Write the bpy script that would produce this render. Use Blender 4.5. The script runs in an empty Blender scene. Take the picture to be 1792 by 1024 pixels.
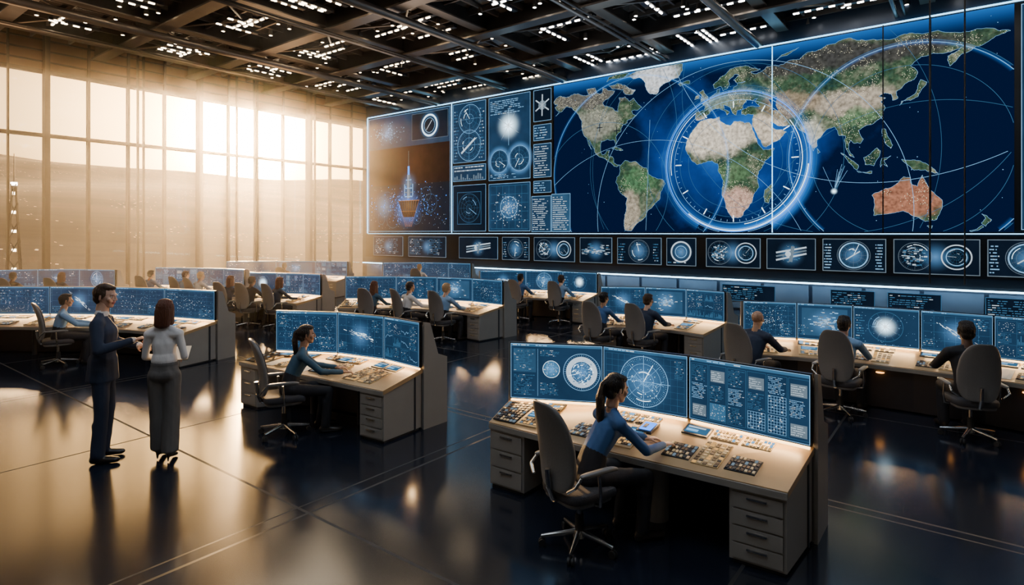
import bpy, bmesh, math, random
import numpy as np
from mathutils import Vector, Matrix
from mathutils.geometry import tessellate_polygon
R = random.Random(7)
SC = bpy.context.scene
COL = SC.collection

# ------------------------------------------------------------ materials
MATS = {}
def mat(name, color=(.5,.5,.5), rough=.5, metal=0., em=None, es=0., var=.08, vs=6., bump=0., bs=40., stretch=None, coat=0.):
    if name in MATS: return MATS[name]
    m = bpy.data.materials.new(name); m.use_nodes = True
    nt = m.node_tree; N = nt.nodes; L = nt.links
    b = N['Principled BSDF']
    tc = N.new('ShaderNodeTexCoord'); src = tc.outputs['Object']
    if stretch:
        mp = N.new('ShaderNodeMapping'); mp.inputs['Scale'].default_value = stretch
        L.new(src, mp.inputs[0]); src = mp.outputs[0]
    no = N.new('ShaderNodeTexNoise'); no.inputs['Scale'].default_value = vs; no.inputs['Detail'].default_value = 3
    L.new(src, no.inputs['Vector'])
    mx = N.new('ShaderNodeMix'); mx.data_type = 'RGBA'
    mx.inputs[6].default_value = (*[c*(1-var) for c in color], 1); mx.inputs[7].default_value = (*[min(1, c*(1+var)) for c in color], 1)
    L.new(no.outputs[0], mx.inputs[0]); L.new(mx.outputs[2], b.inputs['Base Color'])
    b.inputs['Roughness'].default_value = rough; b.inputs['Metallic'].default_value = metal
    b.inputs['Coat Weight'].default_value = coat
    if em:
        b.inputs['Emission Color'].default_value = (*em, 1); b.inputs['Emission Strength'].default_value = es
    if bump:
        n2 = N.new('ShaderNodeTexNoise'); n2.inputs['Scale'].default_value = bs; n2.inputs['Detail'].default_value = 4
        L.new(src, n2.inputs['Vector'])
        bp = N.new('ShaderNodeBump'); bp.inputs['Strength'].default_value = bump; bp.inputs['Distance'].default_value = .02
        L.new(n2.outputs[0], bp.inputs['Height']); L.new(bp.outputs[0], b.inputs['Normal'])
    MATS[name] = m; return m
def emat(name, color, s, var=0.):
    """screen / lamp emission with slight procedural variation"""
    if name in MATS: return MATS[name]
    m = bpy.data.materials.new(name); m.use_nodes = True
    nt = m.node_tree; N = nt.nodes; L = nt.links; N.clear()
    out = N.new('ShaderNodeOutputMaterial'); e = N.new('ShaderNodeEmission'); e.inputs[1].default_value = s
    tc = N.new('ShaderNodeTexCoord'); no = N.new('ShaderNodeTexNoise'); no.inputs['Scale'].default_value = 2.3
    no.inputs['Detail'].default_value = 4
    L.new(tc.outputs['Object'], no.inputs['Vector'])
    mx = N.new('ShaderNodeMix'); mx.data_type = 'RGBA'
    mx.inputs[6].default_value = (*[c*(1-var) for c in color], 1); mx.inputs[7].default_value = (*[c*(1+var) for c in color], 1)
    L.new(no.outputs[0], mx.inputs[0]); L.new(mx.outputs[2], e.inputs[0]); L.new(e.outputs[0], out.inputs[0])
    MATS[name] = m; return m
def gmat(name, color, s, p=2.):
    """additive glow driven by the vertex attribute 'g'"""
    m = bpy.data.materials.new(name); m.use_nodes = True
    nt = m.node_tree; N = nt.nodes; L = nt.links; N.clear()
    out = N.new('ShaderNodeOutputMaterial'); e = N.new('ShaderNodeEmission'); e.inputs[0].default_value = (*color, 1)
    at = N.new('ShaderNodeAttribute'); at.attribute_name = 'g'
    pw = N.new('ShaderNodeMath'); pw.operation = 'POWER'; pw.inputs[1].default_value = p; L.new(at.outputs['Fac'], pw.inputs[0])
    ml = N.new('ShaderNodeMath'); ml.operation = 'MULTIPLY'; ml.inputs[1].default_value = s; L.new(pw.outputs[0], ml.inputs[0])
    L.new(ml.outputs[0], e.inputs[1])
    t = N.new('ShaderNodeBsdfTransparent'); a = N.new('ShaderNodeAddShader')
    L.new(e.outputs[0], a.inputs[0]); L.new(t.outputs[0], a.inputs[1]); L.new(a.outputs[0], out.inputs[0])
    MATS[name] = m; return m

mat('console_grey', (.29,.275,.25), .42, .1, var=.12, vs=3)
mat('console_dark', (.03,.03,.036), .35, .2)
mat('desk_cream', (.46,.30,.14), .36, 0, var=.12, vs=4)
mat('panel_cream', (.52,.37,.18), .4)
mat('panel_dark', (.02,.022,.028), .35)
mat('key_cream', (.70,.55,.32), .5)
mat('key_brown', (.10,.06,.03), .5)
mat('paper', (.80,.74,.60), .7)
mat('bezel', (.012,.014,.018), .3, .3)
mat('chair_shell', (.17,.17,.17), .45, 0, bump=.12, bs=60)
mat('chair_fabric', (.045,.045,.052), .8, 0, bump=.3, bs=120)
mat('chrome', (.5,.5,.5), .22, 1.)
mat('rubber', (.02,.02,.02), .6)
mat('mullion', (.035,.023,.016), .35, .6)
mat('header_bronze', (.13,.07,.035), .35, .5, var=.4, vs=1.2)
mat('wall_navy', (.022,.036,.06), .3, .3, var=.3, vs=1.)
mat('wall_slate', (.14,.19,.25), .25, .3, var=.4, vs=1.)
mat('steel_dark', (.06,.053,.048), .35, .7, var=.4, vs=2.)
mat('ceiling_black', (.035,.032,.03), .4, .4, var=.6, vs=.8)
mat('duct', (.23,.195,.165), .33, .75, var=.4, vs=1.5)
mat('ceiling_tile', (.24,.205,.175), .22, .7, var=.7, vs=1.3)
emat('scr_bg', (.014,.042,.092), 1.15, .5)
emat('scr_bg2', (.030,.085,.165), 1.15, .5)
emat('scr_dim', (.052,.170,.32), 1.05, .3)
emat('scr_line', (.24,.57,.95), 1.25, .2)
emat('scr_bright', (.72,.91,1.), 2.8, .1)
emat('scr_blue', (.03,.25,1.), 2.5, .2)
emat('scr_white', (.66,.80,.92), 1.1, .35)
emat('scr_grey', (.24,.33,.41), .75, .5)
emat('scr_amber', (1.,.45,.12), .5, .2)
emat('scr_rust', (.026,.009,.006), 1.0, .8)
emat('scr_black', (.005,.011,.024), 1., .4)
emat('led_strip', (.45,.78,1.), 8.)
emat('led_edge', (.25,.65,1.), 4.5)
emat('led_warm', (1.,.60,.25), 7.)
emat('led_blue', (.05,.25,1.), 3.)
emat('led_red', (1.,.08,.03), 1.2)
emat('key_lit', (1.,.55,.18), .9, .3)
emat('led_orange', (1.,.4,.08), 5.)
emat('lamp_white', (1.,.93,.85), 22.)
emat('lamp_warm', (1.,.76,.48), 18.)
gmat('glow_blue', (.03,.28,1.), 1.6)
gmat('glow_white', (.6,.85,1.), 7., 3.)
gmat('glow_soft', (.18,.5,1.), .6)
gmat('glow_rust', (.9,.2,.05), .05)
gmat('glow_warm', (1.,.55,.2), .18)

# ------------------------------------------------------------ mesh builder
class MB:
    def __init__(s): s.v=[]; s.f=[]; s.m=[]; s.sm=[]; s.g=[]; s.names=[]
    def mi(s, n):
        if n not in s.names: s.names.append(n)
        return s.names.index(n)
    def add(s, pts, faces, m, smooth=False, g=None):
        o = len(s.v); s.v += [tuple(p) for p in pts]; s.g += (list(g) if g else [1.]*len(pts)); k = s.mi(m)
        for f in faces: s.f.append([o+i for i in f]); s.m.append(k); s.sm.append(smooth)
    def poly(s, pts, m, g=None): s.add(pts, [list(range(len(pts)))], m, False, g)
    def box8(s, c, m): s.add(c, [(3,2,1,0),(4,5,6,7),(0,1,5,4),(1,2,6,5),(2,3,7,6),(3,0,4,7)], m)
    def box(s, c, d, m, rz=0):
        x,y,z = d[0]/2,d[1]/2,d[2]/2; ca,sa = math.cos(rz),math.sin(rz); P=[]
        for dz in (-z,z):
            for dx,dy in ((-x,-y),(x,-y),(x,y),(-x,y)):
                P.append((c[0]+dx*ca-dy*sa, c[1]+dx*sa+dy*ca, c[2]+dz))
        s.box8(P, m)
    def cyl(s, a, b, r0, r1=None, seg=12, m='chrome', cap=True):
        a=Vector(a); b=Vector(b); r1 = r0 if r1 is None else r1
        d=(b-a).normalized(); u=d.orthogonal().normalized(); w=d.cross(u); P=[]
        for c,r in ((a,r0),(b,r1)):
            for i in range(seg):
                t=2*math.pi*i/seg; P.append(c+u*math.cos(t)*r+w*math.sin(t)*r)
        s.add(P, [(i,(i+1)%seg,seg+(i+1)%seg,seg+i) for i in range(seg)], m, True)
        if cap:
            s.add(P[:seg], [list(range(seg))[::-1]], m); s.add(P[seg:], [list(range(seg))], m)
    def tube(s, pts, r, seg=8, m='chrome'):
        for i in range(len(pts)-1): s.cyl(pts[i], pts[i+1], r, r, seg, m)
    def sup(s, c, d, m, e1=.35, e2=.35, fn=None, nu=24, nv=14):
        P=[]; sp=lambda x,e: math.copysign(abs(x)**e, x)
        for j in range(nv+1):
            ph=-math.pi/2+math.pi*j/nv
            for i in range(nu):
                th=2*math.pi*i/nu
                p=Vector((d[0]*sp(math.cos(ph),e1)*sp(math.cos(th),e2), d[1]*sp(math.cos(ph),e1)*sp(math.sin(th),e2), d[2]*sp(math.sin(ph),e1)))
                if fn: p=fn(p)
                P.append(p+Vector(c))
        F=[(j*nu+i, j*nu+(i+1)%nu, (j+1)*nu+(i+1)%nu, (j+1)*nu+i) for j in range(nv) for i in range(nu)]
        s.add(P,F,m,True)
    def mesh(s, name):
        me=bpy.data.meshes.new(name); me.from_pydata(s.v,[],s.f)
        for n in s.names: me.materials.append(MATS[n])
        me.polygons.foreach_set('material_index', s.m); me.polygons.foreach_set('use_smooth', s.sm)
        a=me.attributes.new('g','FLOAT','POINT'); a.data.foreach_set('value', s.g)
        me.update(); return me
    def obj(s, name, parent=None, loc=(0,0,0), rz=0):
        return put(s.mesh(name), name, parent, loc, rz)
def put(me, name, parent=None, loc=(0,0,0), rz=0):
    o=bpy.data.objects.new(name, me); COL.objects.link(o); o.location=loc; o.rotation_euler=(0,0,rz)
    if parent: o.parent=parent
    return o
def empty(name, loc=(0,0,0), rz=0):
    o=bpy.data.objects.new(name,None); COL.objects.link(o); o.location=loc; o.rotation_euler=(0,0,rz); o.empty_display_size=.2; return o

# ------------------------------------------------------------ UI drawing on panels
class UI:
    def __init__(s, mb, O, U, V, w, h, eps):
        s.mb=mb; s.O=Vector(O); s.U=Vector(U); s.V=Vector(V); s.N=s.U.cross(s.V).normalized(); s.w=w; s.h=h; s.e=eps
        s.clip=None
    def p(s,u,v,l=1): return s.O+s.U*u+s.V*v+s.N*(s.e*l)
    def rect(s,u,v,w,h,m,l=2): s.mb.poly([s.p(u,v,l),s.p(u+w,v,l),s.p(u+w,v+h,l),s.p(u,v+h,l)], m)
    def frame(s,u,v,w,h,t,m,l=2):
        s.rect(u,v,w,t,m,l); s.rect(u,v+h-t,w,t,m,l); s.rect(u,v+t,t,h-2*t,m,l); s.rect(u+w-t,v+t,t,h-2*t,m,l)
    def line(s,a,b,c,d,t,m,l=2):
        dx,dy=c-a,d-b; n=math.hypot(dx,dy) or 1; nx,ny=-dy/n*t/2,dx/n*t/2
        s.mb.poly([s.p(a-nx,b-ny,l),s.p(c-nx,d-ny,l),s.p(c+nx,d+ny,l),s.p(a+nx,b+ny,l)][::1], m)
    def ring(s,cu,cv,r,t,m,l=2,a0=0,a1=2*math.pi,seg=48,g=None,gf=None):
        n=max(4,int(seg*(a1-a0)/(2*math.pi)))
        for i in range(n):
            t0=a0+(a1-a0)*i/n; t1=a0+(a1-a0)*(i+1)/n
            q=[(cu+rr*math.cos(tt), cv+rr*math.sin(tt)) for rr,tt in ((r,t0),(r+t,t0),(r+t,t1),(r,t1))]
            if s.clip and not all(s.clip[0]<=a<=s.clip[2] and s.clip[1]<=b<=s.clip[3] for a,b in q): continue
            gg=None
            if g:
                k0,k1=(gf(t0),gf(t1)) if gf else (1,1); gg=[g[0]*k0,g[1]*k0,g[1]*k1,g[0]*k1]
            s.mb.poly([s.p(a,b,l) for a,b in q], m, g=gg)
    def disc(s,cu,cv,r,m,l=2,seg=32,g=False):
        P=[s.p(cu,cv,l)]+[s.p(cu+r*math.cos(2*math.pi*i/seg),cv+r*math.sin(2*math.pi*i/seg),l) for i in range(seg)]
        s.mb.add(P,[(0,1+i,1+(i+1)%seg) for i in range(seg)],m,False,[1.]+[0. if g else 1.]*seg)
    def text(s,u,v,w,h,rows,rng,m='scr_line',dens=.8,l=3):
        rh=h/rows
        for r in range(rows):
            x=u
            while x<u+w*rng.uniform(.6,1):
                ww=rng.uniform(.02,.12)*w
                if x+ww>u+w: break
                if rng.random()<dens: s.rect(x,v+r*rh+rh*.3,ww,rh*.34,m if rng.random()<.85 else 'scr_white',l)
                x+=ww+.02*w
    def grid(s,u,v,w,h,nx,ny,t,m='scr_dim',l=2):
        for i in range(nx+1): s.rect(u+w*i/nx-t/2,v,t,h,m,l)
        for i in range(ny+1): s.rect(u,v+h*i/ny-t/2,w,t,m,l)
    def plot(s,u,v,w,h,n,t,rng,m='scr_line',l=4):
        y=rng.uniform(.3,.7); pts=[]
        for i in range(n+1):
            pts.append((u+w*i/n, v+h*y)); y=min(.95,max(.05,y+rng.uniform(-.18,.18)))
        for a,b in zip(pts,pts[1:]): s.line(*a,*b,t,m,l)
    def bars(s,u,v,w,h,n,rng,m='scr_line',l=3):
        for i in range(n): s.rect(u+w*i/n,v,w/n*.6,h*rng.uniform(.1,1),m,l)
    def dots(s,u,v,w,h,n,sz,rng,m='scr_line',l=4,gauss=False):
        for i in range(n):
            if gauss: x=min(.97,max(.02,rng.gauss(.5,.18))); y=min(.97,max(.02,rng.gauss(.5,.18)))
            else: x=rng.random()*.97; y=rng.random()*.97
            k=sz*rng.uniform(.5,1.5); s.rect(u+w*x,v+h*y,k,k,m,l)
    def radar(s,cu,cv,r,rng,m='scr_line',rings=5,spokes=12,tick=48,bright='scr_bright'):
        t=r*.012
        for i in range(1,rings+1): s.ring(cu,cv,r*i/rings-t,t*(2 if i==rings else 1),m if i%2==rings%2 else 'scr_dim',3)
        for i in range(spokes):
            a=2*math.pi*i/spokes; s.line(cu+r*.1*math.cos(a),cv+r*.1*math.sin(a),cu+r*.97*math.cos(a),cv+r*.97*math.sin(a),t*.8,'scr_dim' if i%3 else m,3)
        for i in range(tick):
            a=2*math.pi*i/tick; k=.9 if i%4 else .86
            s.line(cu+r*k*math.cos(a),cv+r*k*math.sin(a),cu+r*.94*math.cos(a),cv+r*.94*math.sin(a),t,m,3)
        for i in range(3):
            a=rng.uniform(0,6); s.ring(cu,cv,r*rng.uniform(.3,.85),t*2.5,bright,4,a,a+rng.uniform(.3,1.3))
        a=rng.uniform(0,6); s.line(cu,cv,cu+r*.8*math.cos(a),cv+r*.8*math.sin(a),t*2,bright,4)
    def mottle(s,cu,cv,r,n,rng,mats=('scr_white','scr_line','scr_dim'),l=4,k0=.05,k1=.2):
        for i in range(n):
            a=rng.uniform(0,6.28); q=r*math.sqrt(rng.random())*.85; k=r*rng.uniform(k0,k1)
            s.rect(cu+q*math.cos(a)-k/2,cv+q*math.sin(a)-k/4,k,k*.5,rng.choice(mats),l)
    def globe(s,cu,cv,r,rng):
        s.disc(cu,cv,r,'scr_dim',2); s.disc(cu,cv,r*1.25,'glow_soft',3,g=True)
        s.mottle(cu,cv,r,60,rng); s.ring(cu,cv,r,r*.04,'scr_bright',4)
    def streak(s,cu,cv,r,rng,ang=.6):
        s.disc(cu,cv,r,'glow_soft',3,g=True)
        for i in range(46):
            q=rng.gauss(0,.45)*r; o=rng.gauss(0,.06)*r; k=r*rng.uniform(.05,.3)
            a=ang; x=cu+q*math.cos(a)-o*math.sin(a); y=cv+q*math.sin(a)+o*math.cos(a)
            s.line(x,y,x+k*math.cos(a),y+k*math.sin(a),r*.02,'scr_white' if rng.random()<.6 else 'scr_bright',4)
    def star(s,cu,cv,r):
        s.disc(cu,cv,r,'glow_white',5,g=True); s.disc(cu,cv,r*.14,'scr_bright',6)
        for i in range(8):
            a=math.pi*i/4+.2; k=r*(.9 if i%2 else .55)
            s.mb.poly([s.p(cu-math.sin(a)*r*.02,cv+math.cos(a)*r*.02,6),s.p(cu+math.sin(a)*r*.02,cv-math.cos(a)*r*.02,6),s.p(cu+k*math.cos(a),cv+k*math.sin(a),6)],'scr_white')
def screen(ui, kind, rng, lod=1.):
    w,h=ui.w,ui.h; t=h*.004
    ui.rect(0,0,w,h,'scr_bg' if kind!='bright' else 'scr_bg2',1)
    ui.rect(0,h*.95,w,h*.05,'scr_dim',2); ui.text(w*.02,h*.95,w*.5,h*.05,1,rng,l=3)
    ui.frame(0,0,w,h,t*2,'scr_line',3)
    n=lambda k:int(k*lod)
    if kind=='radar':
        ui.grid(w*.03,h*.05,w*.94,h*.86,12,8,t*.7); ui.disc(w*.5,h*.48,h*.60,'glow_soft',2,g=True)
        ui.radar(w*.5,h*.48,h*.43,rng,rings=7,spokes=24,tick=72)
        ui.rect(w*.5-t,h*.03,t*2,h*.9,'scr_line',4); ui.rect(w*.5-h*.47,h*.48-t,h*.94,t*2,'scr_line',4)
        ui.plot(w*.5-h*.36,h*.3,h*.72,h*.36,14,t*1.5,rng); ui.plot(w*.5-h*.36,h*.3,h*.72,h*.36,20,t*1.2,rng); ui.dots(w*.5-h*.3,h*.2,h*.6,h*.56,n(30),h*.01,rng,'scr_bright')
        ui.text(w*.02,h*.1,w*.12,h*.3,n(8)+3,rng,'scr_dim'); ui.text(w*.86,h*.6,w*.12,h*.3,n(8)+3,rng,'scr_dim')
    elif kind=='globe':
        ui.rect(w*.03,h*.48,w*.25,h*.43,'scr_bg2',2); ui.text(w*.035,h*.5,w*.24,h*.4,n(14)+3,rng,'scr_dim'); ui.text(w*.035,h*.06,w*.24,h*.38,n(12)+2,rng,'scr_dim')
        ui.globe(w*.45,h*.55,h*.15,rng); ui.radar(w*.78,h*.52,h*.33,rng,rings=4)
        ui.ring(w*.78,h*.52,h*.19,h*.09,'scr_white',4); ui.disc(w*.78,h*.52,h*.36,'glow_soft',5,g=True); ui.mottle(w*.78,h*.52,h*.27,150,rng,('scr_line','scr_dim','scr_white','scr_bright'),5,.03,.12)
        ui.text(w*.33,h*.08,w*.22,h*.22,n(8)+2,rng,'scr_dim'); ui.rect(w*.3,h*.05,t,h*.86,'scr_line'); ui.text(w*.33,h*.78,w*.22,h*.12,n(4)+1,rng,'scr_dim')
    elif kind=='table':
        for k in range(6):
            x=w*(.015+.165*k); W=w*.155; ui.frame(x,h*.04,W,h*.88,t,'scr_dim'); 
            if rng.random()<.5: ui.rect(x,h*.04,W,h*.88,'scr_bg2',1.5)
            for q,(y,hh) in enumerate(((.06,.26),(.35,.26),(.64,.26))):
                c=rng.choice(['text','grid','bars','text','dots','text','block'])
                if c=='grid':
                    ui.grid(x+W*.05,h*y,W*.9,h*hh,6,6,t,'scr_line'); ui.dots(x+W*.05,h*y,W*.85,h*hh,n(14),h*.015,rng,'scr_amber' if rng.random()<.3 else 'scr_white')
                elif c=='bars': ui.bars(x+W*.05,h*y,W*.9,h*hh*.8,14,rng,'scr_dim')
                elif c=='dots': ui.rect(x+W*.05,h*y,W*.9,h*hh,'scr_dim'); ui.dots(x+W*.05,h*y,W*.88,h*hh,n(40),h*.01,rng,'scr_white')
                elif c=='block': ui.rect(x+W*.1,h*(y+.02),W*.8,h*hh*.7,'scr_grey'); ui.text(x+W*.12,h*(y+.03),W*.76,h*hh*.6,5,rng,'scr_white')
                else: ui.text(x+W*.05,h*y,W*.9,h*hh,n(9)+2,rng,rng.choice(['scr_line','scr_dim','scr_dim']))
    elif kind=='scatter':
        ui.grid(w*.03,h*.05,w*.94,h*.86,8,6,t); ui.dots(0,0,w,h*.93,n(260),h*.009,rng); ui.dots(w*.1,h*.1,w*.8,h*.75,n(90),h*.01,rng,'scr_bright',gauss=True)
        ui.text(w*.03,h*.6,w*.25,h*.3,n(9)+2,rng,'scr_dim'); ui.text(w*.7,h*.08,w*.26,h*.3,n(9)+2,rng,'scr_dim')
    elif kind=='cloud':
        ui.rect(w*.08,h*.1,w*.84,h*.78,'scr_bg2',2); ui.disc(w*.5,h*.5,h*.5,'glow_soft',3,g=True)
        for i in range(n(150)+30):
            a=rng.uniform(0,6.28); q=abs(rng.gauss(0,.16))*h; k=h*rng.uniform(.015,.06)
            ui.rect(w*.5+q*1.3*math.cos(a),h*.5+q*math.sin(a),k*1.6,k*.5,rng.choice(['scr_white','scr_grey','scr_line']),4+i%3)
        ui.text(w*.02,h*.1,w*.15,h*.3,n(6)+2,rng,'scr_dim')
    elif kind=='streak':
        ui.grid(w*.03,h*.05,w*.94,h*.86,6,4,t); ui.streak(w*.5,h*.5,h*.45,rng,rng.uniform(-.8,.8)); ui.dots(0,0,w,h*.9,n(80),h*.008,rng)
        ui.text(w*.03,h*.1,w*.2,h*.2,n(5)+1,rng,'scr_dim'); ui.text(w*.75,h*.6,w*.2,h*.3,n(8)+1,rng,'scr_dim')
    elif kind=='star':
        ui.dots(0,0,w,h*.9,n(90),h*.01,rng); ui.star(w*.5,h*.5,h*.36); ui.radar(w*.5,h*.5,h*.4,rng,m='scr_dim',rings=3,tick=12,bright='scr_line'); ui.text(w*.03,h*.1,w*.16,h*.7,n(12)+2,rng,'scr_dim')
    else:
        ui.grid(w*.03,h*.05,w*.94,h*.86,4,3,t)
        for i in range(4):
            for j in range(3):
                x=w*(.04+.235*i); y=h*(.07+.285*j); c=rng.random()
                if c<.45: ui.text(x,y,w*.21,h*.25,n(9)+1,rng,'scr_dim')
                elif c<.65: ui.plot(x,y,w*.21,h*.25,12,t*1.6,rng)
                elif c<.8: ui.bars(x,y,w*.21,h*.22,12,rng,'scr_dim')
                else: ui.dots(x,y,w*.2,h*.24,n(40),h*.01,rng,'scr_white')

# ------------------------------------------------------------ room shell
XL, XR, YB, YF, ZC = -24.1, 8.0, -6.0, 19.3, 9.0
def floor_mat():
    m=bpy.data.materials.new('polished_floor'); m.use_nodes=True; nt=m.node_tree; N=nt.nodes; L=nt.links; b=N['Principled BSDF']
    g=N.new('ShaderNodeNewGeometry'); sx=N.new('ShaderNodeSeparateXYZ'); L.new(g.outputs['Position'],sx.inputs[0])
    def M(op,a,b_=None,c=None):
        n=N.new('ShaderNodeMath'); n.operation=op
        for k,x in enumerate((a,b_,c)):
            if x is None: continue
            if isinstance(x,(int,float)): n.inputs[k].default_value=x
            else: L.new(x,n.inputs[k])
        return n.outputs[0]
    def lines(ax,per,off,hw):
        f=M('PINGPONG',M('ADD',ax,off),per/2); return M('LESS_THAN',f,hw)
    x,y=sx.outputs[0],sx.outputs[1]
    l=M('MAXIMUM',lines(x,3.2,4.5,.014),lines(y,3.0,0.,.014))
    l2=M('MAXIMUM',lines(x,6.4,4.5+.16,.010),lines(y,6.0,.13,.010)); l=M('MAXIMUM',l,l2)
    no=N.new('ShaderNodeTexNoise'); no.inputs['Scale'].default_value=.6; no.inputs['Detail'].default_value=3; L.new(g.outputs['Position'],no.inputs['Vector'])
    mx=N.new('ShaderNodeMix'); mx.data_type='RGBA'; mx.inputs[6].default_value=(.006,.009,.017,1); mx.inputs[7].default_value=(.012,.016,.027,1); L.new(no.outputs[0],mx.inputs[0])
    m2=N.new('ShaderNodeMix'); m2.data_type='RGBA'; L.new(l,m2.inputs[0]); L.new(mx.outputs[2],m2.inputs[6]); m2.inputs[7].default_value=(.001,.001,.002,1)
    L.new(m2.outputs[2],b.inputs['Base Color'])
    r=N.new('ShaderNodeMapRange'); r.inputs[3].default_value=.13; r.inputs[4].default_value=.17; L.new(no.outputs[0],r.inputs[0]); L.new(M('ADD',r.outputs[0],M('MULTIPLY',l,.5)),b.inputs['Roughness'])
    b.inputs['Specular IOR Level'].default_value=1.
    bp=N.new('ShaderNodeBump'); bp.inputs['Strength'].default_value=.6; bp.inputs['Distance'].default_value=.01; bp.invert=True; L.new(l,bp.inputs['Height']); L.new(bp.outputs[0],b.inputs['Normal'])
    MATS['polished_floor']=m
floor_mat()
b=MB(); b.box(((XL+XR)/2,(YB+YF)/2,-.1),(XR-XL+.4,YF-YB+.4,.2),'polished_floor'); b.obj('floor')
b=MB(); b.box(((XL+XR)/2,(YB+YF)/2,ZC+.1),(XR-XL+.4,YF-YB+.4,.2),'ceiling_black'); b.obj('ceiling')
b=MB(); b.box(((XL+XR)/2,YB-.1,ZC/2),(XR-XL+.4,.2,ZC),'wall_navy'); b.obj('wall_back')
b=MB(); b.box((XR+.1,(YB+YF)/2,ZC/2),(.2,YF-YB,ZC),'wall_navy'); b.obj('wall_right')
b=MB(); b.box(((XL+XR)/2,YF+.15,ZC/2),(XR-XL+.4,.3,ZC),'wall_navy')
for i in range(24):
    x=XL+.8+i*1.35; b.box((x,YF-.02,.45),(1.25,.04,.8),'wall_slate')
b.obj('wall_front')
b=MB(); b.box(((XL+XR)/2,YF-.12,.94),(XR-XL-.1,.22,.03),'console_grey'); b.box(((XL+XR)/2,YF-.235,.94),(XR-XL-.2,.02,.045),'led_strip'); b.obj('trim_1')
# ceiling: deep coffer beams, lighting troughs and services
b=MB()
y=YB+1.3
while y<YF: b.box(((XL+XR)/2,y,ZC-.30),(XR-XL,.22,.56),'steel_dark'); b.box(((XL+XR)/2,y,ZC-.59),(XR-XL,.40,.05),'duct'); y+=3.1
x=XL+1.6
while x<XR: b.box((x,(YB+YF)/2,ZC-.24),(.20,YF-YB,.46),'steel_dark'); b.box((x,(YB+YF)/2,ZC-.48),(.34,YF-YB,.04),'duct'); x+=3.6
x=XL+.4
while x<XR: b.box((x,(YB+YF)/2,ZC-.12),(.06,YF-YB,.16),'duct'); x+=.9
y=YB+.5
while y<YF: b.box(((XL+XR)/2,y,ZC-.20),(XR-XL,.05,.14),'duct'); y+=1.03
for x in (-19.,-12.3,-5.2): b.cyl((x,YB,ZC-.78),(x,YF,ZC-.78),.12,.12,16,'duct')
for x in (-21.6,-15.2,-8.4,-1.6): b.cyl((x,YB,ZC-.68),(x,YF,ZC-.68),.05,.05,10,'duct'); b.cyl((x+.2,YB,ZC-.68),(x+.2,YF,ZC-.68),.035,.035,10,'steel_dark')
for i in range(36):
    for j in range(25):
        if R.random()<.8:
            cx=XL+.85+.9*i; cy=YB+1.0+1.03*j
            if cx>XR-.4 or cy>YF-.4: continue
            a,c=R.uniform(-.05,.05),R.uniform(-.05,.05); z=ZC-.04-R.random()*.05
            b.box8([(cx-.38,cy-.44,z-a-c-.02),(cx+.38,cy-.44,z+a-c-.02),(cx+.38,cy+.44,z+a+c-.02),(cx-.38,cy+.44,z-a+c-.02),(cx-.38,cy-.44,z-a-c),(cx+.38,cy-.44,z+a-c),(cx+.38,cy+.44,z+a+c),(cx-.38,cy+.44,z-a+c)],'ceiling_tile')
y=YB+1.3
while y<YF:
    x=XL+1.6
    while x<XR-3.6:
        b.cyl((x,y,ZC-.55),(x+1.8,y+1.5,ZC-.3),.03,.03,6,'duct'); b.cyl((x+1.8,y+1.5,ZC-.3),(x+3.6,y,ZC-.55),.03,.03,6,'duct')
        x+=3.6
    y+=3.1
b.obj('ceiling_truss')
b=MB()
for i in range(9):
    for j in range(8):
        cx=XL+3.4+3.6*i; cy=YB+2.85+3.1*j
        if cx>XR or cy>YF: continue
        wm='lamp_warm' if cx<-13 else 'lamp_white'
        for rep in range(R.randint(2,4)):
            n=R.randint(3,7); ox,oy=R.uniform(-1.3,.2),R.uniform(-1.1,1.1)
            if R.random()<.5:
                b.box((cx+ox+n*.14,cy+oy,ZC-.36),(n*.30+.1,.14,.08),'panel_dark')
                for q in range(n): b.box((cx+ox+q*.30,cy+oy,ZC-.41),(.15,.05,.03),wm)
            else:
                n=min(n,5); b.box((cx+ox,cy-.5+n*.14,ZC-.36),(.14,n*.30+.1,.08),'panel_dark')
                for q in range(n): b.box((cx+ox,cy-.5+q*.30,ZC-.41),(.05,.15,.03),wm)
        for q in range(R.randint(4,9)):
            px,py=cx+R.uniform(-1.5,1.5),cy+R.uniform(-1.3,1.3)
            b.cyl((px,py,ZC-.25),(px,py,ZC-.43),.05,.07,10,'duct'); b.cyl((px,py,ZC-.432),(px,py,ZC-.436),.045,.045,10,wm)
b.obj('ceiling_light_cluster')

# window wall
b=MB()
b.box((XL,(YB+YF)/2,.1),(.3,YF-YB,.2),'mullion')
b.box((XL,(YB+YF)/2,8.35),(.18,YF-YB,1.35),'header_bronze')
for z in (8.0,8.35,8.7): b.box((XL+.1,(YB+YF)/2,z),(.06,YF-YB,.05),'mullion')
for z,t in ((5.6,.11),(7.68,.12)): b.box((XL+.03,(YB+YF)/2,z),(.22,YF-YB,t),'mullion')
y=YB; i=0
while y<=YF:
    b.box((XL+.05,y,ZC/2),(.18,.08,ZC),'mullion')
    if i%3==0: b.box((XL+.32,y+.22,ZC/2),(.12,.05,ZC),'mullion')
    if i%4==2: b.box((XL+.22,y,ZC/2),(.32,.14,ZC),'mullion')
    y+=1.22; i+=1
for yy in (-1.5,3.4,9.0,13.2): b.box((XL+.45,yy,ZC/2),(.07,.07,ZC),'mullion')
b.obj('wall_left')
m=bpy.data.materials.new('window_glass'); m.use_nodes=True; N=m.node_tree.nodes; L=m.node_tree.links; N.clear()
o=N.new('ShaderNodeOutputMaterial'); t=N.new('ShaderNodeBsdfTransparent'); t.inputs[0].default_value=(.95,.93,.9,1); g=N.new('ShaderNodeBsdfGlossy'); g.inputs[1].default_value=.03
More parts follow.
